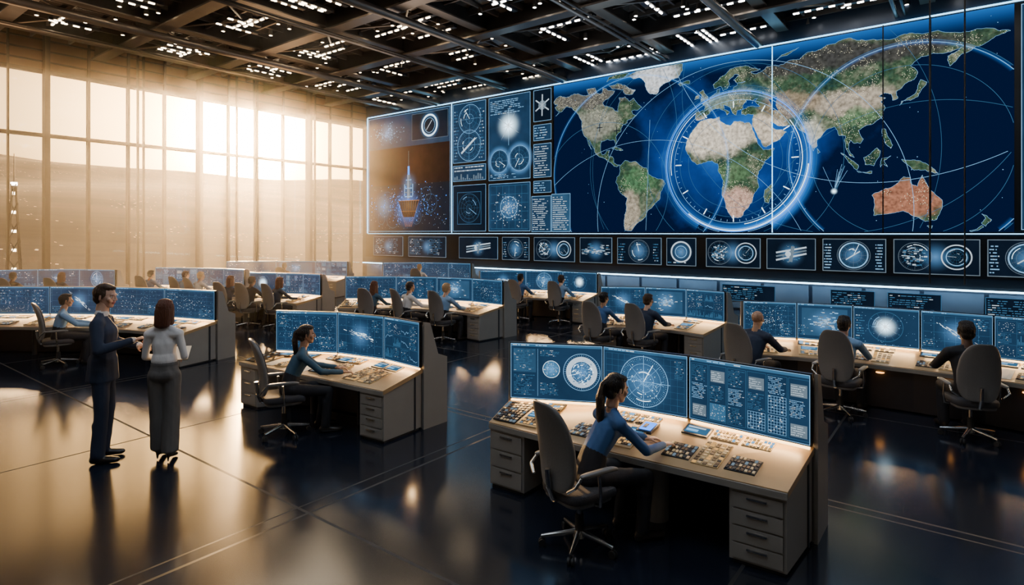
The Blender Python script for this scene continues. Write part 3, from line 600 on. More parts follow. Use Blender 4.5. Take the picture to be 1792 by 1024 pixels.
u=P(-16.02,4.55,-13.8,8.05); u.star(1.06,2.2,.75); u.radar(.57,.78,.46,rng,rings=3); u.radar(1.6,.84,.50,rng,rings=3); u.text(.1,2.7,1.9,.6,8,rng); u.text(.1,.06,1.9,.2,3,rng); u.line(1.06,1.4,1.06,2.9,.015,'scr_line',4); u.ring(.57,.78,.46,.25,'glow_soft',3,g=(1.,0.)); u.ring(1.6,.84,.5,.25,'glow_soft',3,g=(1.,0.))
u=P(-16.02,2.45,-13.8,4.47); u.grid(.1,.1,u.w-.2,u.h-.2,6,5,.01); u.dots(.1,.1,u.w-.3,u.h-.3,150,.03,rng,'scr_white',4,True); u.ring(u.w*.5,u.h*.5,.42,.02,'scr_line',4); u.disc(u.w*.5,u.h*.5,.7,'glow_soft',3,g=True)
u=P(-13.72,6.75,-12.8,8.05,'scr_black'); u.disc(.42,.62,.18,'scr_grey',4); 
for k in range(3):
    a=math.pi*k/3+.5; u.line(.42-.36*math.cos(a),.62-.42*math.sin(a),.42+.36*math.cos(a),.62+.42*math.sin(a),.05,'scr_white',4)
u=P(-13.72,6.0,-12.8,6.68); u.text(.05,.05,.72,.5,5,rng)
u=P(-13.72,4.55,-12.8,5.93); u.text(.05,.05,.72,1.2,13,rng,'scr_white')
u=P(-13.72,3.95,-12.8,4.48); u.text(.05,.05,.72,.38,4,rng)
u=UI(b,(-13.72,YS-.08,2.45),U_,V_,.92,1.4,.006); u.rect(0,0,.92,1.4,'scr_bg',1); u.frame(0,0,.92,1.4,.015,'scr_line',2); u.text(.06,.06,.8,1.25,16,rng,'scr_white')
u=UI(b,(-12.78,YS-.08,2.45),U_,V_,.85,1.45,.006); u.rect(0,0,.85,1.45,'scr_bg2',1); u.frame(0,0,.85,1.45,.015,'scr_line',2); u.text(.06,.06,.72,1.3,16,rng,'scr_white')
u=P(.95,2.45,3.6,8.05); u.ring(1.3,4.2,.9,.06,'scr_bright',4); u.ring(1.3,4.2,.7,.03,'scr_line',4); u.ring(1.2,2.2,.8,.05,'scr_line',4); u.text(.1,.2,2.3,1.0,9,rng); u.grid(.1,3.1,2.3,2.2,8,8,.008)
u=P(3.7,2.45,7.5,8.05); u.grid(.2,.2,3.3,5.,8,8,.008); u.radar(1.8,3.4,1.4,rng); u.text(.2,.2,3.2,1.4,10,rng)
b.obj('data_panels',vw)
# lower monitor strip
b=MB()
b.box(((XL+XR)/2,YF-.03,1.79),(XR-XL-.2,.06,1.12),'bezel')
XS=[(-23.4,-21.2,'text'),(-20.9,-18.4,'text'),(-17.7,-15.45,'sat'),(-15.3,-13.85,'radar'),(-13.7,-11.74,'two'),(-11.6,-10.18,'land'),(-10.05,-8.3,'radar'),(-8.2,-7.1,'ring'),(-6.85,-5.08,'two2'),(-4.98,-3.54,'sat'),(-3.44,-1.79,'gauge'),(-1.7,.24,'two'),(.3,1.9,'gauge'),(2.,3.6,'radar'),(3.7,5.6,'sat')]
for x0,x1,k in XS:
    u=P(x0,1.28,x1,2.27,'scr_black'); w,h=u.w,u.h; u.frame(0,0,w,h,.02,'scr_grey',3)
    u.disc(w*.5,h*.5,h*.48,'glow_soft',1.5,g=True)
    if k=='text': u.text(.1,.1,w*.4,h*.8,11,rng,'scr_dim'); u.text(w*.52,.1,w*.4,h*.8,11,rng,'scr_dim')
    elif k=='sat':
        for q in range(3): u.line(w*.2,h*(.3+.12*q),w*.82,h*(.52+.1*q),.05,'scr_white' if q!=1 else 'scr_grey',4)
        u.line(w*.5,h*.25,w*.55,h*.75,.1,'scr_grey',5); u.disc(w*.45,h*.5,.08,'scr_white',6); u.mottle(w*.5,h*.5,h*.35,30,rng,('scr_grey','scr_dim'),3)
    elif k=='radar': u.radar(w*.5,h*.5,h*.42,rng,'scr_grey',rings=4); u.text(.05,.1,w*.16,h*.7,7,rng,'scr_dim'); u.text(w*.82,.1,w*.15,h*.7,7,rng,'scr_dim')
    elif k=='ring': u.ring(w*.5,h*.5,h*.33,.05,'scr_white',4); u.ring(w*.5,h*.5,h*.2,.02,'scr_line',4); u.mottle(w*.5,h*.5,h*.2,40,rng,('scr_grey','scr_dim')); u.text(.05,.06,w*.9,.1,1,rng,'scr_dim')
    elif k in('two','two2'):
        u.radar(w*.26,h*.5,h*.4,rng,'scr_grey',rings=3); u.mottle(w*.26,h*.5,h*.34,80,rng,('scr_grey','scr_dim','scr_white'),5,.05,.25)
        u.ring(w*.74,h*.5,h*.32,.03,'scr_white',4); u.ring(w*.74,h*.5,h*.22,.02,'scr_line',4); u.radar(w*.74,h*.5,h*.26,rng,'scr_dim',rings=3,tick=24,bright='scr_white')
    elif k=='land':
        for q in range(90): x=rng.random()*.85; u.rect(w*(.05+x),h*(.3+.3*abs(math.sin(x*7))*rng.random()+rng.uniform(0,.2)),.10,.025,rng.choice(['scr_grey','scr_white','scr_dim']),3)
    else:
        u.radar(w*.5,h*.5,h*.44,rng,'scr_grey',rings=4,tick=72,spokes=16); u.ring(w*.5,h*.5,h*.36,.03,'scr_line',4); u.line(w*.38,h*.36,w*.6,h*.62,.03,'scr_white',5); u.text(.04,.06,w*.14,h*.8,9,rng,'scr_line'); u.text(w*.84,.06,w*.13,h*.8,9,rng,'scr_line')
for x0,x1 in ((-21,-18.9),(-13.9,-12),(-6.3,-4.7),(-3.2,-2.1),(-1.8,-.6),(.3,1.6)):
    u=UI(b,(x0,YF-.05,.28),U_,V_,x1-x0,.5,.004); u.rect(0,0,u.w,u.h,'scr_black',1); u.frame(0,0,u.w,u.h,.012,'scr_dim',2); u.text(.05,.05,u.w-.1,.4,7,rng,'scr_dim')
b.obj('monitor_strip',vw)

# ------------------------------------------------------------ consoles
KINDS=['scatter','mix','cloud','streak','table','radar','mix','star','scatter','table']
def console(Mp, Fp=None, bdir=None, kinds=None, lod=.5, depth=.78, col_under=False, closed=False, seed=0, light_e=6.):
    rg=random.Random(seed+50); n=len(Mp)-1
    Mv=[Vector((x,y,0)) for x,y in Mp]; B=[]
    for i in range(n+1):
        d=(Mv[min(n,i+1)]-Mv[max(0,i-1)]).normalized(); B.append(Vector(bdir+(0,)) if bdir else Vector((-d.y,d.x,0)))
    Fv=[Vector((x,y,0)) for x,y in Fp] if Fp else [Mv[i]-B[i]*depth for i in range(n+1)]
    org=sum(Fv,Vector())/(n+1)
    root=empty('control_console',org)
    Mv=[v-org for v in Mv]; Fv=[v-org for v in Fv]
    ZF,ZB=.61,.735
    def lp(A,s):
        i=min(n-1,max(0,int(math.floor(s)))); return A[i].lerp(A[i+1],s-i)
    def S(s,t,h=0,absz=None):
        f=lp(Fv,s); m_=lp(Mv,s); 
        p=f+(m_-f)*t; p.z=(ZF+(ZB-ZF)*t+h) if absz is None else absz; return p
    seg=lambda i:(Fv[i+1]-Fv[i]).length
    b=MB()
    def loft(prof,m):
        rows=[[Vector((Mv[i].x+B[i].x*y,Mv[i].y+B[i].y*y,z)) for y,z in prof] for i in range(n+1)]; k=len(prof)
        for i in range(n): 
            for j in range(k): b.poly([rows[i][j],rows[i+1][j],rows[i+1][(j+1)%k],rows[i][(j+1)%k]],m)
        b.poly(rows[0][::-1],m); b.poly(rows[n],m)
    loft([(.03,.0),(.40,.0),(.40,.80),(.24,.86),(.11,1.24),(.045,1.27),(.03,1.2)],'console_grey')
    for i in range(n):
        b.box8([S(i,0,-.05),S(i+1,0,-.05),S(i+1,1.04,-.05),S(i,1.04,-.05),S(i,0),S(i+1,0),S(i+1,1.04),S(i,1.04)],'desk_cream')
        b.box8([S(i,-.015,-.055),S(i+1,-.015,-.055),S(i+1,.02,-.055),S(i,.02,-.055),S(i,-.015,-.008),S(i+1,-.015,-.008),S(i+1,.02,-.008),S(i,.02,-.008)],'console_grey')
        t0,t1=(.12,.16) if closed else (.80,.84)
        b.box8([S(i,t0,absz=0.02),S(i+1,t0,absz=.02),S(i+1,t1,absz=.02),S(i,t1,absz=.02),S(i,t0,-.05),S(i+1,t0,-.05),S(i+1,t1,-.05),S(i,t1,-.05)],'console_dark')
        b.box8([S(i+.02,.955,.0),S(i+.98,.955,.0),S(i+.98,.985,.0),S(i+.02,.985,.0),S(i+.02,.955,.015),S(i+.98,.955,.015),S(i+.98,.985,.015),S(i+.02,.985,.015)],'led_warm')
    def sbox(s0,s1,t0,t1,z0,z1,m): b.box8([S(s0,t0,absz=z0),S(s1,t0,absz=z0),S(s1,t1,absz=z0),S(s0,t1,absz=z0),S(s0,t0,absz=z1),S(s1,t0,absz=z1),S(s1,t1,absz=z1),S(s0,t1,absz=z1)],m)
    for side in (0,1):
        L_=seg(0) if side==0 else seg(n-1); k=.40/L_
        s0,s1=(0.01,k) if side==0 else (n-k,n-.01)
        b.box8([S(s0,.03,absz=0.03),S(s1,.03,absz=.03),S(s1,1.,absz=.03),S(s0,1.,absz=.03),S(s0,.03,-.05),S(s1,.03,-.05),S(s1,1.,-.05),S(s0,1.,-.05)],'console_grey')
        sbox(s0+.02,s1-.02,.06,.95,0,.03,'rubber')
        e=(s1-s0)*.06
        for q in range(4 if side else 3):
            nn=4 if side else 3; z0=.05+q*(.49/nn); z1=z0+.49/nn-.014
            f0,f1=S(s0+e,.03),S(s1-e,.03); nb=(S(s0,0)-S(s0,1)); nb.z=0; nb.normalize(); th=.014
            P8=[Vector((p.x+nb.x*o,p.y+nb.y*o,z)) for z in (z0,z1) for p,o in ((f0,th),(f1,th),(f1,0),(f0,0))]
            b.box8(P8,'console_grey')
            c0,c1=f0.lerp(f1,.3),f0.lerp(f1,.7)
            P8=[Vector((p.x+nb.x*o,p.y+nb.y*o,z)) for z in (z1-.035,z1-.022) for p,o in ((c0,th+.012),(c1,th+.012),(c1,th),(c0,th))]
            b.box8(P8,'chrome')
    for i,sg in ((0,-1),(n,1)):
        d=(Mv[min(n,i+1)]-Mv[max(0,i-1)]).normalized()*sg*.03
        pr=[(.01,0),(.42,0),(.42,.83),(.26,.89),(.12,1.29),(.02,1.31)]
        a=[Vector((Mv[i].x+B[i].x*y,Mv[i].y+B[i].y*y,z)) for y,z in pr]; c=[p+d for p in a]; k=len(pr)
        b.add(a+c,[list(range(k)),list(range(2*k-1,k-1,-1))]+[(j,(j+1)%k,k+(j+1)%k,k+j) for j in range(k)],'console_grey')
    if col_under:
        p=S(n*.62,.45,absz=0); b.cyl(p,(p.x,p.y,.58),.10,.10,24,'console_grey'); 
    else:
        for i in range(1,n):
            p=S(i,.5,absz=0); b.cyl(p,(p.x,p.y,.58),.05,.05,16,'console_dark')
    if closed:
        for i in range(n):
            p=S(i+.5,.1,absz=.50); b.cyl(p,(p.x,p.y,.49),.05,.05,10,'led_orange')
    b.obj('desk_body',root)
    b=MB()
    def surf(s0,s1,t0,t1,h0,h1,m): b.box8([S(s0,t0,h0),S(s1,t0,h0),S(s1,t1,h0),S(s0,t1,h0),S(s0,t0,h1),S(s1,t0,h1),S(s1,t1,h1),S(s0,t1,h1)],m)
    def keypanel(s0,s1,t0,t1,nx,ny,base,keys):
        surf(s0,s1,t0,t1,0,.010,base)
        for i in range(nx):
            for j in range(ny):
                a=s0+(s1-s0)*(i+.18)/nx; c=s0+(s1-s0)*(i+.85)/nx; d=t0+(t1-t0)*(j+.2)/ny; e=t0+(t1-t0)*(j+.82)/ny
                surf(a,c,d,e,.010,.014+.003*rg.random(),rg.choice(keys))
    f=lod>=.75
    for i in range(n):
        Lm=seg(i); step=1/max(2,round(Lm/(.24 if f else .27))); s=i+.02; q=0
        while s+step<=i+1.001:
            k=rg.random(); nx,ny=(5,9) if f else (4,5)
            if i==0 and q==0: keypanel(s,s+step*.94,.12,.86,nx+2,ny,'panel_dark',['panel_dark','key_brown','scr_grey','panel_dark','key_cream'])
            elif i==n-1 and s+1.5*step>i+1: keypanel(s,s+step*.92,.10,.62,nx+3,ny-3,'panel_dark',['panel_dark','panel_dark','panel_dark','scr_grey','led_red','key_brown'])
            elif k<.40: keypanel(s,s+step*.84,.12,.62,nx,ny,'panel_cream',['key_brown','key_brown','panel_dark','key_lit','key_cream'])
            elif k<.58: surf(s,s+step*.84,.12,.62,0,.010,'panel_cream'); keypanel(s+step*.08,s+step*.76,.16,.36,nx,4,'panel_dark',['key_lit','key_brown','scr_grey']); surf(s+step*.1,s+step*.74,.40,.58,.010,.012,'scr_dim'); surf(s+step*.14,s+step*.5,.43,.46,.012,.013,'scr_line'); surf(s+step*.14,s+step*.66,.50,.53,.012,.013,'scr_line')
            elif k<.74:
                surf(s,s+step*.85,.1,.55,0,.003,'paper'); surf(s+.04*step,s+step*.7,.13,.5,.0031,.005,'paper')
            else: keypanel(s,s+step*.9,.15,.45,nx+3,4,'panel_dark',['scr_grey','key_brown','key_cream','panel_dark'])
            if not(i==0 and q==0):
                if rg.random()<.3: surf(s,s+step*.9,.68,.9,0,.012,'panel_dark'); surf(s+step*.06,s+step*.84,.71,.87,.012,.014,'scr_dim'); surf(s+step*.1,s+step*.5,.74,.79,.014,.015,'scr_line'); surf(s+step*.1,s+step*.7,.82,.85,.014,.015,'scr_white')
                else: keypanel(s,s+step*.9,.70,.9,8 if f else 4,3 if f else 2,'panel_dark' if rg.random()<.6 else 'panel_cream',['key_cream','key_brown','panel_dark','key_lit','scr_line'])
            s+=step; q+=1
    if col_under:
        surf(1.62,1.78,.50,.74,.0,.024,'panel_dark'); surf(1.64,1.76,.53,.71,.024,.028,'led_blue'); surf(1.66,1.70,.57,.66,.028,.032,'panel_dark')
    b.obj('control_panels',root)
    for i in range(n):
        a,c=Mv[i],Mv[i+1]; d=(c-a); L_=d.length; d.normalize(); nb=Vector((-d.y,d.x,0))
        b=MB(); z0,z1=.755,1.315; g=.006
        P8=[Vector((p.x+nb.x*o,p.y+nb.y*o,z)) for z in (z0,z1) for p,o in ((a+d*g,-.03),(c-d*g,-.03),(c-d*g,.012),(a+d*g,.012))]
        b.box8(P8,'bezel')
        O=a+d*(g+.008)-nb*.0305; O.z=z0+.01
        u=UI(b,O,d,Vector((0,0,1)),L_-2*g-.016,z1-z0-.02,.0012)
        k=kinds[i] if kinds else KINDS[(seed*3+i*2)%len(KINDS)]
        screen(u,k,rg,lod); 
        mp_=a.lerp(c,.5); b.box((mp_.x+nb.x*.02,mp_.y+nb.y*.02,.74),(.14,.03,.06),'bezel',math.atan2(d.y,d.x))
        b.obj('monitor_%d'%(i+1),root)
    for i in range(n):
        a,c=Mv[i],Mv[i+1]; d=c-a; nb=Vector((-d.y,d.x,0)).normalized(); p=a.lerp(c,.5)-nb*.06; p.z=.80
        lo=light('task_light_%d'%(i+1),'AREA',p,light_e*d.length,(1.,.60,.26),d.length*.85,.03,None,root)
        dirv=(-nb*.75+Vector((0,0,-.65))).normalized(); x=d.normalized(); zax=-dirv; yax=zax.cross(x)
        lo.rotation_euler=Matrix((x,yax,zax)).transposed().to_euler()
    return root
console([(-3.66,4.74),(-2.82,5.14),(-1.98,5.18),(-.96,5.07)],[(-3.62,4.36),(-2.85,4.36),(-1.98,4.39),(-1.0,4.43)],(0,1),['globe','radar','table'],1.,col_under=True,seed=1,light_e=6.5)
console([(-7.75,4.66),(-6.9,5.08),(-6.07,5.2),(-5.32,5.12)],[(-8.1,4.30),(-7.0,4.36),(-6.1,4.42),(-5.28,4.48)],(0,1),['scatter','streak','mix'],.8,seed=2,light_e=6.5)
console([(-16.0,3.1),(-14.9,3.95),(-13.8,4.65),(-12.6,5.2),(-11.3,5.55)],seed=3,kinds=['mix','streak','scatter','scatter','mix'],light_e=9)
console([(-12.5,9.4),(-11.5,10.2),(-10.5,10.65),(-9.5,10.85),(-8.5,10.75)],seed=4,kinds=['scatter','mix','cloud','scatter'],light_e=8)
console([(-6.0,10.8),(-5.2,11.2),(-4.4,11.35),(-3.6,11.2)],seed=5,kinds=['streak','cloud','mix'])
console([(-2.91,9.90),(-2.16,10.15),(-1.4,10.25),(-.56,10.24),(.25,10.16),(1.1,10.0),(1.95,9.75)],seed=6,kinds=['scatter','cloud','star','streak','mix','radar'],closed=True,lod=.7)
console([(-22.9,4.5),(-22.3,5.6),(-21.4,6.4),(-20.1,6.9)],seed=7,lod=.3,light_e=14)
console([(-20.6,8.2),(-19.3,8.9),(-18.2,9.2),(-17.2,9.3)],seed=8,lod=.3,light_e=14)
console([(-15.9,8.75),(-15.1,9.1),(-14.3,9.4),(-13.6,9.45)],seed=9,lod=.3,light_e=12)
console([(-22.8,11.6),(-21.5,12.9),(-20.2,13.8),(-18.9,14.3)],seed=10,lod=.3,light_e=14)
console([(-11.3,13.2),(-10.3,14.1),(-9.2,14.4),(-8.1,14.4)],seed=11,lod=.3,light_e=9)
console([(-17.2,14.6),(-16.2,15.6),(-15.2,16.0),(-14.2,16.1)],seed=12,lod=.3,light_e=10)

# ------------------------------------------------------------ chair
b=MB()
b.sup((0,.0,.445),(.235,.235,.045),'chair_fabric',.4,.45,lambda p:Vector((p.x,p.y,p.z-.25*max(0,p.y-.15)+.12*abs(p.x)**1.5)))
b.sup((0,-.01,.405),(.21,.21,.03),'chair_shell',.5,.45)
def bk(p):
    z=p.z; wd=1-.26*max(0,(z+.05)/.33)**2-.12*max(0,(-z-.1)/.25)
    return Vector((p.x*wd, p.y-.06*(z/.33)-.10*(z/.33)**2*.5+.9*p.x*p.x, z))
b.sup((0,-.265,.83),(.215,.026,.335),'chair_shell',.45,.4,bk,32,22)
b.sup((0,-.240,.83),(.19,.02,.30),'chair_fabric',.45,.4,bk,32,22)
b.tube([(0,-.12,.40),(0,-.25,.42),(0,-.29,.52),(0,-.305,.66)],.022)
for s in (-1,1):
    b.tube([(s*.2,-.02,.40),(s*.265,-.02,.41),(s*.28,-.03,.5),(s*.275,-.04,.64)],.013)
    b.tube([(s*.275,-.2,.66),(s*.275,-.26,.60),(s*.21,-.28,.55)],.013)
    b.sup((s*.275,-.04,.665),(.026,.18,.016),'chair_shell',.5,.5,lambda p:Vector((p.x,p.y,p.z-.5*max(0,p.y-.1)**1.5)),16,8)
b.cyl((0,0,.39),(0,0,.24),.022,.022,14,'chrome'); b.cyl((0,0,.25),(0,0,.08),.032,.036,14,'rubber'); b.box((0,0,.375),(.16,.2,.035),'rubber')
b.cyl((0,0,.13),(0,0,.075),.04,.05,16,'chrome')
for k in range(5):
    a=2*math.pi*k/5+.35; c,s=math.cos(a),math.sin(a)
    b.cyl((.02*c,.02*s,.115),(.29*c,.29*s,.075),.024,.014,10,'chrome'); b.cyl((.285*c,.285*s,.08),(.285*c,.285*s,.05),.01,.01,8,'rubber')
    for q in (-1,1):
        o=.014*q; b.cyl((.285*c-s*(o-.009),.285*s+c*(o-.009),.028),(.285*c-s*(o+.009),.285*s+c*(o+.009),.028),.028,.028,14,'rubber')
CH=b.mesh('office_chair')

# ------------------------------------------------------------ people
def sph(c,r,nu=12,nv=8):
    P=[(c[0],c[1],c[2]-r[2]),(c[0],c[1],c[2]+r[2])]
    for j in range(1,nv):
        ph=-math.pi/2+math.pi*j/nv
        for i in range(nu):
            th=2*math.pi*i/nu; P.append((c[0]+r[0]*math.cos(ph)*math.cos(th),c[1]+r[1]*math.cos(ph)*math.sin(th),c[2]+r[2]*math.sin(ph)))
    return P
def r3(r): return (r,r,r) if isinstance(r,(int,float)) else r
def sculpt(parts, voxel, smooth, mats, name, folds=0.):
    """parts (a,b,ra,rb,label) are fused into one continuous surface"""
    bm=bmesh.new()
    for a,c,ra,rb,lab in parts:
        vs=[bm.verts.new(p) for p in sph(a,r3(ra))+sph(c,r3(rb))]
        bmesh.ops.convex_hull(bm,input=vs)
    lo=[v for v in bm.verts if not v.link_faces]; bmesh.ops.delete(bm,geom=lo,context='VERTS')
    me=bpy.data.meshes.new('tmp'); bm.to_mesh(me); bm.free(); ob=bpy.data.objects.new('tmp',me); COL.objects.link(ob)
    md=ob.modifiers.new('r','REMESH'); md.mode='VOXEL'; md.voxel_size=voxel; md.use_smooth_shade=True
    if smooth: ms=ob.modifiers.new('s','SMOOTH'); ms.factor=.5; ms.iterations=smooth
    dg=bpy.context.evaluated_depsgraph_get(); me2=bpy.data.meshes.new_from_object(ob.evaluated_get(dg)); me2.name=name
    bpy.data.objects.remove(ob); bpy.data.meshes.remove(me)
    labs=[]
    for p in parts:
        if p[4] not in labs: labs.append(p[4])
    def lab_of(C):
        n=len(C); best=np.full(n,1e9); idx=np.zeros(n,int)
        for a,c,ra,rb,lab in parts:
            a=np.array(a); c=np.array(c); ra=np.array(r3(ra)); rb=np.array(r3(rb)); d=c-a; L2=max(1e-9,(d*d).sum())
            t=np.clip(((C-a)@d)/L2,0,1)[:,None]; cc=a+t*d; r=ra+t*(rb-ra); q=(C-cc)/r; dd=(np.linalg.norm(q,axis=1)-1)*r.min(axis=1)
            w=dd<best; best[w]=dd[w]; idx[w]=labs.index(lab)
        return idx
    nf=len(me2.polygons); C=np.empty(nf*3); me2.polygons.foreach_get('center',C); idx=lab_of(C.reshape(-1,3))
    if folds:
        nv=len(me2.vertices); V=np.empty(nv*3); me2.vertices.foreach_get('co',V); V=V.reshape(-1,3)
        Nn=np.empty(nv*3); me2.vertices.foreach_get('normal',Nn); Nn=Nn.reshape(-1,3)
        vi=lab_of(V); cl=np.array([l in('t','b') for l in labs])[vi]
        f=np.sin(V[:,2]*38+5*np.sin(V[:,0]*12+V[:,1]*9)+4*np.sin(V[:,1]*15))*.6+np.sin(V[:,0]*50+V[:,1]*38+4*np.sin(V[:,2]*7))*.6
        V+=Nn*(f*folds*cl)[:,None]; me2.vertices.foreach_set('co',V.ravel())
    me2.materials.clear()
    for l in labs: me2.materials.append(MATS[mats[l]])
    me2.polygons.foreach_set('material_index',idx.tolist()); me2.polygons.foreach_set('use_smooth',[True]*nf); me2.update(); return me2
for n,c in (('skin_light',(.62,.38,.27)),('skin_tan',(.42,.24,.15)),('skin_dark',(.12,.06,.035))): mat(n,c,.5,0,var=.06,vs=30,bump=.05,bs=200)
mat('lips',(.40,.14,.11),.4); mat('eye_white',(.7,.68,.65),.25); mat('eye_iris',(.03,.02,.015),.15)
for n,c in (('hair_black',(.012,.010,.009)),('hair_auburn',(.11,.035,.016)),('hair_brown',(.05,.026,.013)),('hair_blond',(.45,.30,.15)),('hair_grey',(.3,.29,.28))): mat(n,c,.42,0,var=.5,vs=30,bump=.8,bs=60,stretch=(3,3,.4))
for n,c in (('cloth_navy',(.018,.030,.062)),('cloth_blue',(.04,.12,.30)),('cloth_lightblue',(.22,.38,.60)),('cloth_white',(.74,.73,.72)),('cloth_dark',(.014,.014,.018)),('cloth_grey',(.12,.115,.11)),('cloth_teal',(.04,.10,.16))): mat(n,c,.8,0,var=.15,vs=8,bump=.4,bs=9,stretch=(1,1,.5))
mat('shoe_leather',(.025,.018,.014),.3)
HC={}
def head_mesh(skin):
    if ('h',skin) in HC: return HC[('h',skin)]
    s='s'
    parts=[((0,-.015,.03),(0,-.012,.032),(.074,.094,.084),(.074,.094,.084),s),((0,.015,0),(0,.052,-.085),(.066,.07,.06),(.028,.026,.022),s),
     ((0,-.005,-.02),(0,.04,-.082),(.064,.07,.05),(.038,.035,.025),s),((0,.088,.018),(0,.102,-.022),.007,.010,s),((-.011,.091,-.026),(.011,.091,-.026),.008,.008,s),
     ((-.036,.072,.026),(.036,.072,.026),.012,.012,s),((-.045,.055,-.02),(-.03,.06,-.035),.02,.02,s),((.045,.055,-.02),(.03,.06,-.035),.02,.02,s),
     ((-.017,.082,-.052),(.017,.082,-.052),.0072,.0072,'l'),((0,.080,-.06),(0,.080,-.06),(.014,.008,.006),(.014,.008,.006),'l'),
     ((-.074,-.008,.012),(-.077,-.014,-.018),(.009,.016,.018),(.008,.010,.012),s),((.074,-.008,.012),(.077,-.014,-.018),(.009,.016,.018),(.008,.010,.012),s),
     ((0,-.02,-.05),(0,-.032,-.13),(.05,.055,.04),(.05,.052,.03),s)]
    me=sculpt(parts,.005,2,{'s':skin,'l':'lips'},'head')
    HC[('h',skin)]=me; return me
def eye_mesh():
    if 'eye' in HC: return HC['eye']
    b=MB()
    for s in (-1,1):
        b.sup((s*.031,.0725,.005),(.012,.012,.0065),'eye_white',1,1,None,14,10); b.sup((s*.031,.0805,.005),(.0052,.005,.0052),'eye_iris',1,1,None,12,8)
        b.sup((s*.031,.082,.026),(.018,.004,.0035),'hair_brown',1,1,None,12,8)
    HC['eye']=b.mesh('eyes'); return HC['eye']
def hair_mesh(style,m):
    k=(style,m)
    if k in HC: return HC[k]
    h='h'; base=[((0,-.028,.04),(0,-.026,.045),(.083,.096,.088),(.081,.092,.083),h),((0,-.062,-.02),(0,-.05,-.045),(.072,.05,.05),(.058,.04,.04),h),((0,.028,.092),(0,-.02,.10),(.062,.055,.028),(.07,.07,.035),h),((-.070,.0,.03),(-.074,.002,0),(.012,.03,.03),(.008,.014,.02),h),((.070,.0,.03),(.074,.002,0),(.012,.03,.03),(.008,.014,.02),h)]
    if style=='pony': base+=[((0,-.10,.05),(0,-.13,.03),.034,.030,h),((0,-.13,.03),(0,-.145,-.07),.030,.038,h),((0,-.145,-.07),(.0,-.13,-.22),(.044,.034,.04),(.042,.03,.04),h),((0,-.13,-.22),(.01,-.115,-.37),(.042,.03,.04),.012,h)]
    if style=='bob': base+=[((s*.062,-.015,.04),(s*.078,-.01,-.13),(.03,.06,.05),(.024,.045,.04),h) for s in (-1,1)]+[((0,-.07,.0),(0,-.075,-.16),(.085,.05,.05),(.085,.04,.045),h),((-.03,.05,.085),(.03,.045,.088),.03,.03,h)]
    if style=='long': base+=[((s*.062,-.02,.04),(s*.08,-.02,-.2),(.03,.055,.05),(.024,.04,.04),h) for s in (-1,1)]+[((0,-.07,.0),(0,-.09,-.32),(.085,.05,.05),(.08,.04,.05),h)]
    if style=='bun': base+=[((0,-.12,.06),(0,-.13,.06),.04,.04,h)]
    me=sculpt(base,.007,2,{'h':m},'hair')
    nv=len(me.vertices); V=np.empty(nv*3); me.vertices.foreach_get('co',V); V=V.reshape(-1,3); Nn=np.empty(nv*3); me.vertices.foreach_get('normal',Nn); Nn=Nn.reshape(-1,3)
    ang=np.arctan2(V[:,0],-V[:,1]-.02); f=np.sin(ang*34+V[:,2]*12)*.0022+np.sin(ang*17+V[:,2]*25)*.0015; V+=Nn*f[:,None]; me.vertices.foreach_set('co',V.ravel()); me.update()
    HC[k]=me; return me
def hand_mesh(side,skin,pose):
    k=(side,skin,pose)
    if k in HC: return HC[k]
    s='s'; sx=-1 if side=='R' else 1
    P=[((0,-.03,0),(0,.01,0),(.027,.02,.020),(.030,.02,.017),s),((-.0,.01,0),(0,.078,.002),(.030,.014,.015),(.037,.012,.012),s),((sx*.024,.015,-.004),(sx*.028,.035,-.006),.016,.014,s)]
    curl={'rest':(.25,.45,.35),'hold':(.9,1.1,.6),'flat':(.1,.15,.1)}[pose]
    for fx,l,r,off in ((-.028,.068,.0085,0),(-.0095,.078,.0088,0),(.0095,.073,.0085,0),(.028,.058,.0075,-.004)):
        x=fx*(1 if sx<0 else -1); p=Vector((x,.078+off,.002)); a=0; spread=x*.9
        for q,(fl,c) in enumerate(zip((.45,.32,.23),curl)):
            a-=c; d=Vector((spread*1.5,math.cos(a),math.sin(a))).normalized(); n2=p+d*l*fl*1.05
            P.append((tuple(p),tuple(n2),r*(1-.1*q),r*(.9-.1*q),s)); p=n2
    p=Vector((sx*.03,.02,-.004)); 
    for d,l,r in ((Vector((sx*.72,.65,-.2)),.036,.011),(Vector((sx*.45,.85,-.25)),.030,.0095),(Vector((sx*.2,.95,-.3)),.022,.0085)):
        n2=p+d.normalized()*l; P.append((tuple(p),tuple(n2),r,r*.92,s)); p=n2
    me=sculpt(P,.0035,1,{'s':skin},'hand'); HC[k]=me; return me
